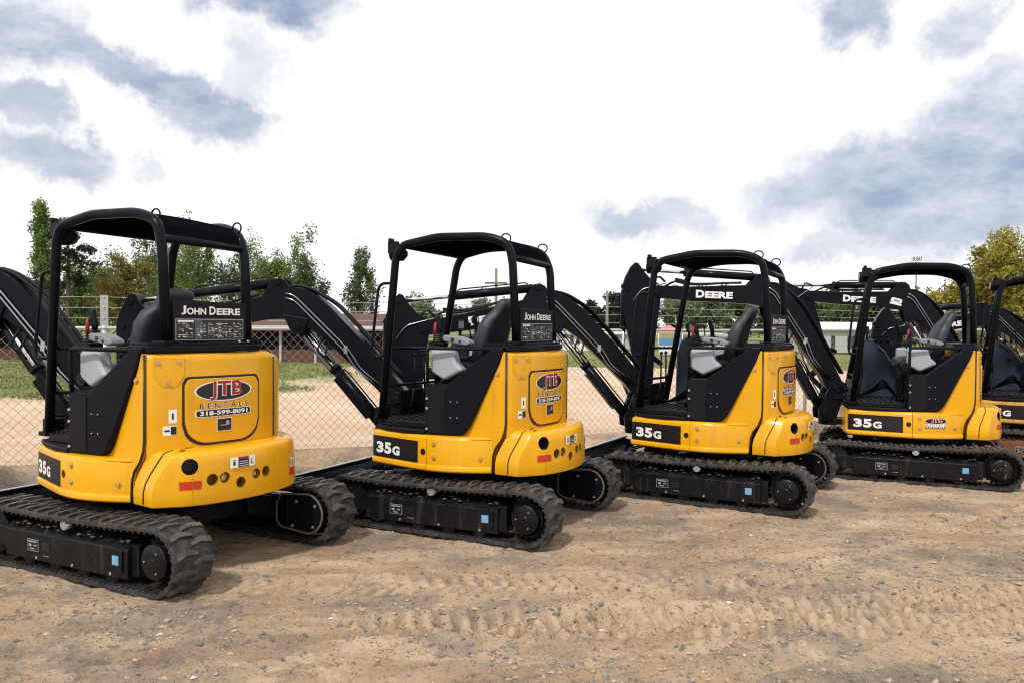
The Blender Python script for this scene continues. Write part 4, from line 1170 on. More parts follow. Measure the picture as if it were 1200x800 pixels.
# gravel strewn over the yard
def gravel():
    n = 42000
    t = rng.random(n); y = 3.0 + (13.0 - 3.0) * t ** 1.6; x = (rng.random(n) - .5) * 2 * (y * .75 + .5) + .0
    keep = (fbm(x * 1.3, y * 1.3, 3, 55) + rng.random(n) * .35 > .62) & (y - .49 * x - 11.53 < -.4)
    x, y = x[keep], y[keep]
    s = .0025 + .013 * rng.random(len(x)) ** 8 + .003 * rng.random(len(x))
    # clods thrown up beside the ruts
    for a, b, c, w_, dp, tp in RUTS[:5]:
        k = 900 if tp else 500; cx = rng.random(k) * 13 - 6; cy = a + b * cx + c * cx * cx + np.sign(rng.random(k) - .5) * w_ * (1.0 + .5 * rng.random(k) ** 2)
        ok = (cy > 3) & (cy < 12); x = np.concatenate([x, cx[ok]]); y = np.concatenate([y, cy[ok]]); s = np.concatenate([s, .004 + .012 * rng.random(ok.sum()) ** 3])
    z = height(x, y); n = len(x)
    base = np.array([(1, 0, 0), (-1, 0, 0), (0, 1, 0), (0, -1, 0), (0, 0, 1), (0, 0, -1)], float)
    F = [(0, 2, 4), (2, 1, 4), (1, 3, 4), (3, 0, 4), (2, 0, 5), (1, 2, 5), (3, 1, 5), (0, 3, 5)]
    ang = rng.random(n) * 6.28; ca, sa = np.cos(ang), np.sin(ang)
    V = base[None] * (.7 + .6 * rng.random((n, 6, 1))) + (rng.random((n, 6, 3)) - .5) * .5
    V = V * np.stack([s * 1.5, s, s * .75], -1)[:, None]
    X = V[..., 0] * ca[:, None] - V[..., 1] * sa[:, None]; Y = V[..., 0] * sa[:, None] + V[..., 1] * ca[:, None]
    P = np.stack([X + x[:, None], Y + y[:, None], V[..., 2] + (z + s * .15)[:, None]], -1).reshape(-1, 3)
    Fi = (np.array(F)[None] + (np.arange(n) * 6)[:, None, None]).reshape(-1, 3)
    m = bpy.data.meshes.new('gravel'); m.from_pydata(P.tolist(), [], Fi.tolist())
    for c_ in (mat('grey_stone', (.20, .185, .175), .9), mat('tan_stone', (.42, .31, .21), .9), mat('dark_stone', (.15, .125, .11), .9), mat('pale_stone', (.55, .52, .48), .9)): m.materials.append(c_)
    mi = np.repeat(rng.choice([0, 1, 2, 3], n, p=[.34, .38, .27, .01]), 8); m.polygons.foreach_set('material_index', mi.astype(np.int32))
    o = bpy.data.objects.new('gravel', m); link(o); tag(o, kind='stuff')
gravel()

def tufts():
    n = 26000
    y = 16.5 + 24 * rng.random(n) ** 1.3; x = (rng.random(n) - .5) * 1.5 * y
    nb_ = fbm(x * .35, y * .35, 4, 3) - .5
    w = np.maximum(sstep(16.5, 18.5, y + nb_ * 5) * (1 - sstep(-6.6, -5.2, x + nb_ * 3)), sstep(30, 33, y - x * .06 + nb_ * 6))
    k = rng.random(n) < w * (.4 + .6 * (fbm(x * .8, y * .8, 3, 66) > .45)); x, y = x[k], y[k]; z = height(x, y); n = len(x)
    P = []; Fc = []
    h = .03 + .07 * rng.random((n, 3)); a = rng.random((n, 3)) * 6.28; w_ = .02 + .02 * rng.random((n, 3)); lean = (rng.random((n, 3, 2)) - .5) * .08
    bx = x[:, None] + (rng.random((n, 3)) - .5) * .12; by = y[:, None] + (rng.random((n, 3)) - .5) * .12
    p0 = np.stack([bx - np.cos(a) * w_, by - np.sin(a) * w_, z[:, None] + 0 * bx], -1); p1 = np.stack([bx + np.cos(a) * w_, by + np.sin(a) * w_, z[:, None] + 0 * bx], -1)
    p2 = np.stack([bx + lean[..., 0], by + lean[..., 1], z[:, None] + h], -1)
    P = np.stack([p0, p1, p2], 2).reshape(-1, 3); Fi = np.arange(len(P)).reshape(-1, 3)
    m = bpy.data.meshes.new('grass'); m.from_pydata(P.tolist(), [], Fi.tolist()); m.materials.append(mat('grass_blades', (.13, .18, .035), .8, var=(.27, .27, .09), vscale=.6))
    o = bpy.data.objects.new('grass', m); link(o); tag(o, kind='stuff')
tufts()

# ------------------------------------------------------------------ chain link fence
GALV = mat('galvanised_steel', (.55, .56, .56), .45, metal=.55, rvar=.1)
def fence():
    root = empty('chain_link_fence', (0, 11.53, 0)); tag(root, 'galvanised chain link fence topped with three barbed wires behind the excavators', 'fence')
    d = Vector((1, .49)).normalized(); nrm = Vector((-d.y, d.x))
    def P(s, z, o=0): # s = metres of X
        return (s + nrm.x * o, .49 * s + nrm.y * o, z)
    X0, X1 = -9.0, 19.0; k = math.hypot(1, .49)
    gz = lambda s: float(ghz(np.array(s), 0)) 
    top = lambda s: 1.63 + .0055 * max(s - 3, 0)
    mb = MB(); N_ = 28
    mb.tube([P(X0 + (X1 - X0) * i / N_, top(X0 + (X1 - X0) * i / N_)) for i in range(N_ + 1)], .021, 10); mb.build('top_rail', GALV, root)
    posts = [-4.70 + 3.285 * i for i in range(-1, 8)]
    for s in posts:
        mb = MB(); mb.cyl(P(s, -.1), P(s, top(s) - .02), .030, 14); mb.ball(P(s, top(s) + .0), .036)
        mb.bar(P(s, top(s)), P(s, top(s) + .38), .014, .085, 0, (d.x, d.y, 0))
        for j in range(3): mb.ball(P(s, top(s) + .12 * (j + 1), -.012), .012, 0, 6, 4)
        mb.build('fence_post', GALV, root)
    for j in range(3):
        mb = MB(); pts = []
        sg_ = 90
        for i in range(sg_ + 1):
            s = X0 + (X1 - X0) * i / sg_; ph = ((s + 4.7) / 3.285) % 1
            pts.append(P(s, top(s) + .12 * (j + 1) - .02 * 4 * ph * (1 - ph)))
        mb.tube(pts, .0026, 4)
        for i in range(150):
            s = X0 + (X1 - X0) * i / 150; ph = ((s + 4.7) / 3.285) % 1; z = top(s) + .12 * (j + 1) - .02 * 4 * ph * (1 - ph)
            mb.bar(P(s, z - .014), P(s + .008, z + .014), .003, .003)
        mb.build('barbed_wire', GALV, root)
    # mesh of diamonds: zig-zag wires, one mesh
    pw = .105 / k; ph_ = .108; rows = 15; r = .0026
    vs = []; fs = []
    ncol = int((X1 - X0) / pw)
    def seg(a, b):
        o = len(vs); a = Vector(a); b = Vector(b); n1 = Vector((nrm.x, nrm.y, 0)); dv = (b - a).normalized(); n2 = dv.cross(n1)
        for p in (a, b):
            for ang in (0, 2.094, 4.189): vs.append(p + n1 * math.cos(ang) * r + n2 * math.sin(ang) * r)
        for q in range(3): fs.append((o + q, o + (q + 1) % 3, o + 3 + (q + 1) % 3, o + 3 + q))
    for c in range(ncol):
        s = X0 + c * pw; z0 = top(s) - .02; 
        for i in range(rows):
            za, zb = z0 - ph_ * i, z0 - ph_ * (i + 1) 
            seg(P(s, za, .004), P(s + pw / 2, za - ph_ / 2, 0)); seg(P(s + pw / 2, za - ph_ / 2, 0), P(s, zb, .004))
            seg(P(s + pw, za, -.004), P(s + pw / 2, za - ph_ / 2, 0)); seg(P(s + pw / 2, za - ph_ / 2, 0), P(s + pw, zb, -.004))
        seg(P(s, z0, 0), P(s + .012, z0 + .05, 0))
    m = bpy.data.meshes.new('wire_mesh'); m.from_pydata([tuple(v) for v in vs], [], fs); m.materials.append(mat('weathered_wire', (.30, .30, .29), .5, metal=.3))
    o = bpy.data.objects.new('wire_mesh', m); link(o, root)
fence()

# ------------------------------------------------------------------ trees
BARK = mat('bark', (.10, .075, .055), .95, bump=.4, bscale=20)
def leafmat(name, a, b):
    m = bpy.data.materials.new(name); m.use_nodes = True; nt = m.node_tree; N = nt.nodes; L = nt.links; p = N['Principled BSDF']
    p.inputs['Roughness'].default_value = .65; p.inputs['Specular IOR Level'].default_value = .25
    at = N.new('ShaderNodeAttribute'); at.attribute_name = 'tone'
    mx = N.new('ShaderNodeMix'); mx.data_type = 'RGBA'; L.new(at.outputs['Fac'], mx.inputs[0]); mx.inputs[6].default_value = (*a, 1); mx.inputs[7].default_value = (*b, 1)
    L.new(mx.outputs[2], p.inputs['Base Color'])
    tr = N.new('ShaderNodeBsdfTranslucent'); L.new(mx.outputs[2], tr.inputs['Color']); ms = N.new('ShaderNodeMixShader'); ms.inputs[0].default_value = .3
    L.new(p.outputs[0], ms.inputs[1]); L.new(tr.outputs[0], ms.inputs[2]); L.new(ms.outputs[0], N['Material Output'].inputs['Surface'])
    return m
LG = leafmat('fresh_green_leaves', (.085, .15, .035), (.24, .33, .10)); LD = leafmat('dark_needles', (.022, .036, .02), (.055, .08, .04))
LO = leafmat('olive_leaves', (.13, .12, .03), (.34, .30, .09)); LM = leafmat('mid_green_leaves', (.05, .085, .032), (.16, .21, .085)); LY = leafmat('spring_oak_leaves', (.15, .145, .02), (.42, .37, .075))
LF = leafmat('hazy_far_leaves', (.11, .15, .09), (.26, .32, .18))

def make_tree(x, y, H, W, style, leaf, label, group=None, nleaf=5000, lsize=.10, seed=1, base=.15, name='tree', lean=0):
    """style: 'oak' wide rising limbs, 'pop' narrow upright, 'pine' level tiers, 'loose' fan of ascending bare-ended limbs"""
    r = random.Random(seed); nr = np.random.default_rng(seed)
    root = empty(name, (x, y, float(ghz(np.array(x), 0)))); tag(root, label, 'tree', group)
    tk = MB(); tips = []
    tr = H * .018 + .04
    hs = {'oak': .62, 'pop': .93, 'pine': .95, 'loose': .55}[style] * H
    path = []; rad = []
    wob = [r.uniform(-1, 1) for _ in range(4)]
    for i in range(9):
        t = i / 8; path.append(Vector((math.sin(t * 3 + wob[0]) * .02 * H * wob[1] + lean * t * H * .1, math.cos(t * 2.5 + wob[2]) * .02 * H * wob[3], hs * t))); rad.append(tr * (1 - .8 * t) + .01)
    tk.tube(path, rad, 8)
    def limb(p, dvec, L, rr, depth):
        pts = [p]; d_ = dvec.normalized(); q = p.copy(); up = {'oak': .12, 'pop': .5, 'pine': .02, 'loose': .28}[style]
        for k in range(4):
            d_ = (d_ + Vector((r.uniform(-.25, .25), r.uniform(-.25, .25), up * .5 + r.uniform(-.12, .15)))).normalized(); q = q + d_ * L / 4; pts.append(q.copy())
        tk.tube(pts, [rr, rr * .8, rr * .6, rr * .42, rr * .22], 5 if depth else 6)
        if depth < 2:
            for k in range(3 if depth == 0 else 3):
                i = r.choice([1, 2, 3, 4]); dd = (d_ + Vector((r.uniform(-.9, .9), r.uniform(-.9, .9), r.uniform(-.2, .7)))).normalized()
                limb(pts[i], dd, L * r.uniform(.4, .62), rr * .5, depth + 1)
        else: pass
        tips.append((pts[4], L)); tips.append((pts[3], L))
    nl = {'oak': 15, 'pop': 26, 'pine': 17, 'loose': 15}[style]
    for k in range(nl):
        t = base + (1 - base) * (k + r.random() * .7) / nl; t = min(t, .99)
        a = k * 2.4 + r.uniform(-.5, .5); i = int(t * 8); p = path[i].lerp(path[min(i + 1, 8)], t * 8 - i)
        if style == 'oak': L = W * .5 * (1 - .35 * t) * r.uniform(.6, 1.05); el = .25 + .9 * t
        elif style == 'pop': L = W * .5 * r.uniform(.7, 1.5) * (1.15 - .75 * t); el = .75
        elif style == 'pine': L = W * .5 * (1.05 - .5 * t) * r.uniform(.35, 1.1); el = .1 + .25 * t
        else: L = max(W * .5, H * .42) * r.uniform(.55, 1.05); el = .5 + .7 * t
        limb(p, Vector((math.cos(a) * math.cos(el), math.sin(a) * math.cos(el), math.sin(el))), L, tr * .45 * (1 - .5 * t), 0)
    tk.build('trunk', BARK, root, fix=False)
    # leaves gathered in uneven clumps at the twig ends
    C = np.array([tuple(p) for p, _ in tips]); n = nleaf
    keep = nr.random(len(C)) < {'oak': .8, 'pop': .7, 'pine': .45, 'loose': .5}[style]; C = C[keep]
    cs = {'oak': .10, 'pop': .10, 'pine': .085, 'loose': .085}[style] * max(W, H * .35) * (.5 + nr.random(len(C)))
    n = int(n * 2.3); lsize = lsize * .62
    ci = nr.integers(0, len(C), n); off = nr.normal(0, 1, (n, 3)); off /= np.maximum(np.linalg.norm(off, axis=1, keepdims=True), 1e-6); off *= (nr.random((n, 1)) ** .5)
    sc = np.array([1, 1, {'pine': .38, 'pop': 1.5, 'oak': .75, 'loose': 1.7}[style]])
    Pn = C[ci] + off * cs[ci][:, None] * sc
    Pn[:, 2] = np.maximum(Pn[:, 2], .15)
    u = nr.normal(0, 1, (n, 3)); u /= np.linalg.norm(u, axis=1, keepdims=True); v = np.cross(u, nr.normal(0, 1, (n, 3))); v /= np.linalg.norm(v, axis=1, keepdims=True)
    s = lsize * (.6 + .8 * nr.random((n, 1)))
    q = np.stack([Pn - u * s - v * s * .1, Pn - v * s * .55, Pn + u * s, Pn + v * s * .55], 1).reshape(-1, 3)
    m = bpy.data.meshes.new('crown'); m.from_pydata(q.tolist(), [], np.arange(4 * n).reshape(-1, 4).tolist()); m.materials.append(leaf)
    tone = np.clip((nr.random(len(C)) * .75)[ci] + nr.random(n) * .45 - .1, 0, 1)
    at = m.attributes.new('tone', 'FLOAT', 'FACE'); at.data.foreach_set('value', tone.astype(np.float32))
    o = bpy.data.objects.new('crown', m); link(o, root)
    return root
def wx(px, Y): return (px - 600) * Y / 938.
def top(py, px, Y): # height of a point seen at that row from the yard camera
    return 1.714 + (379.6 + (px - 600) * .0072 - py) * Y / 938.
G1 = 'trees beyond the fence'
def T(px, py, Y, Wpx, style, leaf, label, **k):
    make_tree(wx(px, Y), Y, top(py, px, Y), Wpx * Y / 938., style, leaf, label, G1, **k)
T(50, 238, 46, 42, 'pop', LG, 'tall narrow bright green tree at the far left, left of the nearest canopy', nleaf=4200, lsize=.13, seed=2, name='poplar_tree')
T(80, 252, 40, 96, 'pine', LD, 'tall sparse dark pine seen through the nearest canopy frame', nleaf=2600, lsize=.12, seed=11, name='pine_tree', base=.3)
T(92, 312, 44, 90, 'loose', LG, 'light green leafy tree low behind the dark pine', nleaf=3600, lsize=.13, seed=4)
T(150, 302, 42, 110, 'oak', LO, 'olive brown rounded tree seen in the middle of the nearest canopy', nleaf=5600, lsize=.11, seed=5, name='oak_tree')
T(188, 270, 48, 70, 'loose', LM, 'thin twiggy tree rising behind the olive tree', nleaf=3000, lsize=.11, seed=6)
T(226, 282, 40, 86, 'loose', LG, 'bright green airy tree between the rear posts of the nearest canopy', nleaf=4600, lsize=.10, seed=7, base=.2)
T(268, 288, 41, 80, 'loose', LM, 'sparse twiggy tree just right of the bright green airy tree', nleaf=2600, lsize=.10, seed=8)
T(316, 296, 40, 84, 'loose', LG, 'leafy green tree right of the nearest canopy, above the hinged boom', nleaf=4800, lsize=.10, seed=9)
T(358, 298, 42, 84, 'loose', LM, 'dark green tree with spread tips above the boom elbow', nleaf=4200, lsize=.10, seed=10)
T(421, 308, 38, 56, 'pop', LM, 'small lone slender tree between the first two excavators', nleaf=2300, lsize=.10, seed=12, name='young_tree')
T(205, 335, 52, 150, 'oak', LG, 'low wide green crown at the foot of the airy trees, behind the nearest canopy', nleaf=5200, lsize=.13, seed=31)
T(320, 338, 52, 130, 'oak', LM, 'low wide dark green crown behind the boom of the second excavator', nleaf=4600, lsize=.13, seed=32)
T(120, 345, 54, 120, 'oak', LM, 'low wide dark crown under the dark pine', nleaf=4200, lsize=.13, seed=33)
T(-30, 330, 50, 90, 'oak', LM, 'green tree just beyond the left edge, behind the first boom', nleaf=3000, lsize=.15, seed=13)
T(20, 372, 50, 70, 'oak', LM, 'low green bush-like tree at the foot of the tall narrow tree', nleaf=2500, lsize=.12, seed=14)
T(1176, 292, 34, 150, 'oak', LY, 'large yellow green oak filling the right edge above the last excavator', nleaf=34000, lsize=.115, seed=21, base=.12, name='oak_tree')
T(1225, 262, 32, 110, 'oak', LY, 'second yellow green oak at the far right edge, beside the large one', nleaf=16000, lsize=.11, seed=22, base=.1, name='oak_tree')
T(1100, 335, 40, 56, 'loose', LO, 'thin budding tree with bare twigs seen through the fourth canopy', nleaf=1500, lsize=.10, seed=23)
T(1124, 352, 42, 76, 'oak', LY, 'low yellow green tree left of the large oak', nleaf=6500, lsize=.12, seed=24)
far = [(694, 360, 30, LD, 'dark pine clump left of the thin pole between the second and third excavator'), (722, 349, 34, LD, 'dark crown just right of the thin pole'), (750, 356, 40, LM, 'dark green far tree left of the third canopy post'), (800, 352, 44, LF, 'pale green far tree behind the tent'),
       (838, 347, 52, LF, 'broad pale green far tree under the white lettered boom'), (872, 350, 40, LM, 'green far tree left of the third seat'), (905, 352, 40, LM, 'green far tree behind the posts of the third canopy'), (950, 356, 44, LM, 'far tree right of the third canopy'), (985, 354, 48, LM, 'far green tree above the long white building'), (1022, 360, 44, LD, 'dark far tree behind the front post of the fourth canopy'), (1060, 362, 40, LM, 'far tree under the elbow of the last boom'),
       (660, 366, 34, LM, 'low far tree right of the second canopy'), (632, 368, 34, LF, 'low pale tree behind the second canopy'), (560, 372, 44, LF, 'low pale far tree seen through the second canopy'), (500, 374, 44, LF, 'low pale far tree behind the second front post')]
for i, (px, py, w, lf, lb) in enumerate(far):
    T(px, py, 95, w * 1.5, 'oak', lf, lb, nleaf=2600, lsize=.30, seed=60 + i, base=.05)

# ------------------------------------------------------------------ buildings and poles beyond the fence
BRICK = mat('brick', (.14, .06, .04), .9, var=(.08, .04, .03), vscale=9); ROOFR = mat('red_brown_roof', (.085, .045, .035), .85, var=(.13, .07, .05), vscale=3)
WHW = mat('white_metal_siding', (.75, .76, .77), .5); DKI = mat('dark_opening', (.03, .03, .032), .8); GRW = mat('grey_wall', (.45, .46, .46), .7); PINKR = mat('faded_red_tent', (.62, .18, .16), .7); BLUET = mat('blue_tarp', (.09, .24, .55), .6); WOOD = mat('weathered_pole', (.20, .17, .14), .9)
def dugout(px0, px1, Y, ztop, label, depth=3.0):
    x0, x1 = wx(px0, Y), wx(px1, Y); r = empty('dugout', ((x0 + x1) / 2, Y, 0)); tag(r, label, 'shelter', 'low shelters by the ball field'); w = (x1 - x0) / 2
    mb = MB(); mb.box((0, depth, .9), (2 * w, .2, 1.8)); mb.box((-w + .1, depth / 2, .9), (.2, depth, 1.8)); mb.box((w - .1, depth / 2, .9), (.2, depth, 1.8)); mb.box((0, .05, .3), (2 * w, .12, .6)); mb.build('wall', BRICK, r)
    mb = MB(); mb.prism([(-.5, ztop - .42), (depth * .5, ztop + .05), (depth + .4, ztop - .40), (depth + .4, ztop - .48), (-.5, ztop - .50)], -w - .3, w + .3, 0, 'x'); rf = mb.build('roof', ROOFR, r)
    mb = MB(); mb.box((0, -.53, ztop - .50), (2 * w + .6, .05, .09)); mb.build('fascia', GRW, rf)
    n = max(2, int(2 * w / 1.4))
    for i in range(n + 1):
        mb = MB(); mb.box((-w + 2 * w * i / n, -.02, ztop / 2 - .25), (.09, .09, ztop - .5)); mb.build('post', GRW, r)
    mb = MB(); mb.box((0, 1.6, .75), (2 * w - .6, .35, .07)); mb.box((0, 1.6, .35), (2 * w - .6, .30, .7)); mb.build('bench', ROOFR, r)
dugout(288, 452, 33, 2.05, 'long low brick shelter with red brown roof behind the gap between the first two excavators')
dugout(-60, 36, 33, 1.85, 'low brick shelter at the left edge beyond the green grass')
def shed(px0, px1, Y, z, label, wallm, roofm, name='shed', doors=(), depth=6, band=None, pk=.55):
    x0, x1 = wx(px0, Y), wx(px1, Y); w = (x1 - x0) / 2; r = empty(name, ((x0 + x1) / 2, Y, 0)); tag(r, label, 'building')
    mb = MB(); mb.box((0, depth / 2, z / 2), (2 * w, depth, z)); wl = mb.build('wall', wallm, r, bevel=.02)
    mb = MB(); mb.prism([(-.25, z - .02), (-.25, z + .1), (depth / 2, z + pk), (depth + .25, z + .1), (depth + .25, z - .02)], -w - .2, w + .2, 0, 'x'); mb.build('roof', roofm, r)
    for (a, b, h0, h1) in doors:
        mb = MB(); mb.box((-w + 2 * w * (a + b) / 2, -.02, (h0 + h1) / 2), (2 * w * (b - a), .08, h1 - h0)); mb.build('door' if h0 < .2 else 'window', DKI, r)
    if band:
        mb = MB(); mb.box((0, -.03, band[1]), (2 * w, .04, band[2])); mb.build('stripe', band[0], r)
    return r
shed(655, 716, 52, 1.10, 'white low building with small dark openings right of the second excavator', WHW, WHW, doors=((.1, .16, .5, 1.1), (.22, .28, .5, 1.0), (.34, .40, .5, 1.0), (.6, .75, 0, 1.0)), pk=.14)
shed(714, 766, 56, 1.05, 'grey white shed with a tall dark door left of the third excavator', GRW, WHW, doors=((.04, .2, 0, .95), (.5, .56, .4, .9)), pk=.14)
shed(940, 1046, 52, 1.45, 'long white roofed building right of the third excavator', GRW, WHW, doors=((.12, .2, 0, 1.1), (.32, .36, 0, 1.1), (.5, .6, .3, 1.1), (.72, .76, .3, 1.1)))
shed(812, 850, 58, .95, 'low pale hut far under the lettered boom of the fourth excavator', GRW, GRW, doors=((.3, .42, .3, .8), (.6, .72, .3, .8)), pk=.2)
# tent
def tent():
    Y = 46; x = wx(783, Y); r = empty('tent', (x, Y, 0)); tag(r, 'small tent with faded red peaked roof and blue side seen through the third canopy', 'tent')
    w = .72; zt = 1.62; 
    mb = MB(); mb.add([(-w, -w, zt - .35), (w, -w, zt - .35), (w, w, zt - .35), (-w, w, zt - .35), (0, 0, zt + .12)], [(0, 1, 4), (1, 2, 4), (2, 3, 4), (3, 0, 4), (3, 2, 1, 0)]); mb.build('roof', PINKR, r)
    mb = MB(); mb.box((0, -w + .02, .78), (2 * w - .1, .03, .36)); mb.build('side_curtain', BLUET, r)
    mb = MB(); mb.box((0, -w + .06, .34), (2 * w - .1, .03, .5)); mb.build('table_cloth', WHW, r)
    for a in (-1, 1):
        for b in (-1, 1):
            mb = MB(); mb.cyl((a * (w - .05), b * (w - .05), 0), (a * (w - .05), b * (w - .05), zt - .34), .03, 8); mb.build('pole', WHW, r)
tent()
def pole(px, py, Y, label, arm=None, sign=None):
    x = wx(px, Y); H = top(py, px, Y); r = empty('utility_pole', (x, Y, 0)); tag(r, label, 'pole')
    mb = MB(); mb.cyl((0, 0, 0), (0, 0, H), .13, 10, r2=.09); mb.build('post', WOOD, r)
    if arm: mb = MB(); mb.box((0, -.12, top(arm, px, Y)), (26 * Y / 938, .12, .14)); mb.build('cross_arm', WOOD, r)
    return r
pole(581, 315, 60, 'wooden utility pole with cross arm seen through the second canopy', arm=332)
pole(711, 341, 60, 'thin pale pole among dark trees left of the third excavator')
def sign():
    Y = 60; x = wx(1073, Y); r = empty('pole_sign', (x, Y, 0)); tag(r, 'small white sign on a tall thin post rising above the fourth canopy', 'sign')
    H = top(300, 1073, Y); h2 = top(307.5, 1073, Y)
    mb = MB(); mb.cyl((0, .1, 0), (0, .1, H - .1), .05, 8); mb.build('post', WOOD, r)
    w = 6.6 * Y / 938; mb = MB(); mb.box((0, 0, (H + h2) / 2), (2 * w, .06, H - h2)); b = mb.build('board', WHW, r)
    t = MB(); put_text(t, 'SUSA7', lambda u, v: (u, -.035, v), -w * .85, h2 + .08, w * 1.7, (H - h2) - .16, 0, .03); t.build('lettering', [DKI], b, fix=False)
sign()

# ------------------------------------------------------------------ sky, sun, camera
w = bpy.data.worlds.new('World'); scn.world = w; w.use_nodes = True; nt = w.node_tree; N = nt.nodes; L = nt.links
N.clear()
out = N.new('ShaderNodeOutputWorld'); bgS = N.new('ShaderNodeBackground'); bgC = N.new('ShaderNodeBackground'); mixS = N.new('ShaderNodeMixShader')
sky = N.new('ShaderNodeTexSky'); sky.sky_type = 'NISHITA'; sky.sun_disc = False; SE, SA = R(52), R(205)
sky.sun_elevation = SE; sky.sun_rotation = SA; sky.dust_density = 2; sky.air_density = 1
L.new(sky.outputs[0], bgS.inputs[0]); bgS.inputs[1].default_value = .10
tc = N.new('ShaderNodeTexCoord'); sp = N.new('ShaderNodeSeparateXYZ'); L.new(tc.outputs['Generated'], sp.inputs[0])
def M_(op, a, b=None):
    m = N.new('ShaderNodeMath'); m.operation = op
    for i, v in enumerate((a, b)):
        if v is None: continue
        if isinstance(v, (int, float)): m.inputs[i].default_value = v
        else: L.new(v, m.inputs[i])
    return m.outputs[0]
az = M_('ARCTAN2', sp.outputs[0], sp.outputs[1]); el = M_('ARCSINE', sp.outputs[2])
cb = N.new('ShaderNodeCombineXYZ'); L.new(az, cb.inputs[0]); L.new(el, cb.inputs[1])
nz = N.new('ShaderNodeTexNoise'); nz.inputs['Scale'].default_value = 5.0; nz.inputs['Detail'].default_value = 12; nz.inputs['Roughness'].default_value = .68; L.new(tc.outputs['Generated'], nz.inputs['Vector'])
vs_ = N.new('ShaderNodeVectorMath'); vs_.operation = 'MULTIPLY_ADD'; L.new(nz.outputs['Color'], vs_.inputs[0]); vs_.inputs[1].default_value = (.26, .17, 0); L.new(cb.outputs[0], vs_.inputs[2])
wv = N.new('ShaderNodeVectorMath'); wv.operation = 'SUBTRACT'; L.new(vs_.outputs[0], wv.inputs[0]); wv.inputs[1].default_value = (.13, .085, 0)
PATCH = [(15, 40, 70, 45, 0, .9), (100, 70, 75, 24, -25, .8), (190, 108, 80, 30, -22, .9), (270, 140, 60, 22, -12, .75), (285, 95, 40, 40, 0, .35), (30, 178, 80, 24, -6, .7), (5, 125, 40, 20, -15, .6), (300, 2, 85, 32, -5, .95),
         (980, 28, 48, 34, -10, .8), (1108, 38, 40, 34, 0, .7), (1160, 90, 26, 12, 15, .5), (1110, 205, 150, 62, 12, 1.0), (1190, 150, 90, 60, 0, .9), (960, 212, 80, 42, 0, .75), (1090, 262, 110, 30, 5, .9), (772, 247, 66, 20, -3, .6), (1010, 300, 90, 14, 0, .5), (170, 190, 26, 10, 0, .25), (1350, 160, 160, 90, 0, .8), (-220, 120, 160, 80, -20, .8)]
acc = None
for (px, py, rx, ry, rot, amt) in PATCH:
    xx, zz = (px - 600) / 938., (380 - py) / 938.
    a0 = math.atan2(xx, 1); e0 = math.atan2(zz, math.hypot(1, xx)); k = 1 / 938. / (1 + xx * xx) ** .5
    mp = N.new('ShaderNodeMapping'); mp.vector_type = 'TEXTURE'; mp.inputs['Location'].default_value = (a0, e0, 0); mp.inputs['Rotation'].default_value = (0, 0, R(rot)); mp.inputs['Scale'].default_value = (rx * k * 1.12, ry * k * 1.2, 1)
    L.new(wv.outputs[0], mp.inputs['Vector'])
    ln = N.new('ShaderNodeVectorMath'); ln.operation = 'LENGTH'; L.new(mp.outputs[0], ln.inputs[0])
    mr = N.new('ShaderNodeMapRange'); mr.interpolation_type = 'SMOOTHSTEP'; mr.inputs['From Min'].default_value = 1.15; mr.inputs['From Max'].default_value = .45; mr.inputs['To Max'].default_value = amt * .86
    L.new(ln.outputs['Value'], mr.inputs['Value'])
    acc = mr.outputs[0] if acc is None else M_('MAXIMUM', acc, mr.outputs[0])
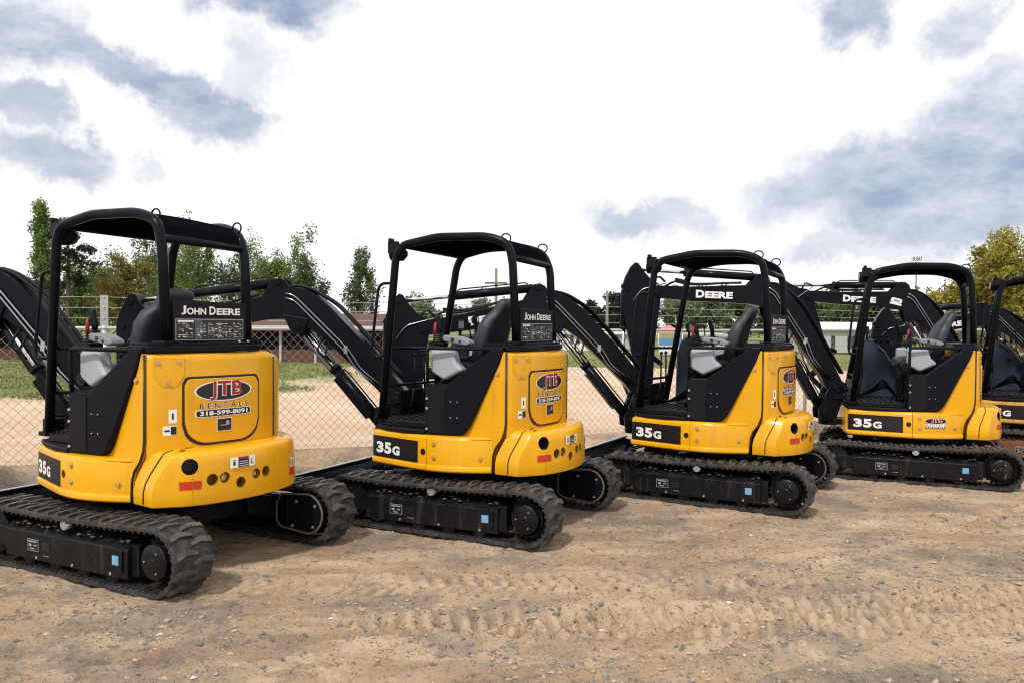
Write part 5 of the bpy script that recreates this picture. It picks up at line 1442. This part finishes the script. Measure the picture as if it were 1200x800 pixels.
nz2 = N.new('ShaderNodeTexNoise'); nz2.inputs['Scale'].default_value = 7; nz2.inputs['Detail'].default_value = 12; nz2.inputs['Roughness'].default_value = .66; mz = N.new('ShaderNodeMapping'); mz.inputs['Scale'].default_value = (1, 1, 2.2); mz.inputs['Rotation'].default_value = (0, R(14), 0); L.new(tc.outputs['Generated'], mz.inputs['Vector']); L.new(mz.outputs[0], nz2.inputs['Vector'])
mr2 = N.new('ShaderNodeMapRange'); mr2.inputs['From Min'].default_value = .34; mr2.inputs['From Max'].default_value = .62; mr2.inputs['To Min'].default_value = .30; mr2.inputs['To Max'].default_value = 1.15; L.new(nz2.outputs['Fac'], mr2.inputs['Value'])
mask = M_('MULTIPLY', acc, mr2.outputs[0]); mask.node.use_clamp = True
# thick parts: grey-blue cloud over the blue sky, elsewhere brilliant white cloud
ccol = N.new('ShaderNodeMix'); ccol.data_type = 'RGBA'; L.new(mask, ccol.inputs[0]); ccol.inputs[6].default_value = (1.03, 1.03, 1.045, 1); ccol.inputs[7].default_value = (.36, .45, .64, 1)
L.new(ccol.outputs[2], bgC.inputs[0]); bgC.inputs[1].default_value = 1.0
fk = M_('MULTIPLY', mask, .35)
L.new(fk, mixS.inputs[0]); L.new(bgC.outputs[0], mixS.inputs[1]); L.new(bgS.outputs[0], mixS.inputs[2]); L.new(mixS.outputs[0], out.inputs[0])

sun = bpy.data.lights.new('sun', 'SUN'); sun.energy = 2.8; sun.angle = R(5); sun.color = (1, .95, .88)
so = bpy.data.objects.new('sun', sun); link(so)
# sun_rotation is measured from +Y towards +X
dirv = Vector((math.sin(SA) * math.cos(SE), math.cos(SA) * math.cos(SE), math.sin(SE)))
so.rotation_euler = dirv.to_track_quat('Z', 'Y').to_euler()

cam = bpy.data.cameras.new('camera'); cam.sensor_width = 36; cam.lens = 938.34 / 1200 * 36; cam.clip_end = 3000; cam.clip_start = .05
cobj = bpy.data.objects.new('camera', cam); link(cobj)
cobj.matrix_world = Matrix.Translation((0, 0, 1.7144)) @ Matrix.Rotation(R(90 - 1.2443), 4, 'X') @ Matrix.Rotation(R(.4133), 4, 'Z')
scn.camera = cobj
scn.cycles.filter_width = 1.1
scn.view_settings.view_transform = 'Standard'; scn.view_settings.look = 'None'; scn.view_settings.gamma = 1; scn.view_settings.exposure = 0
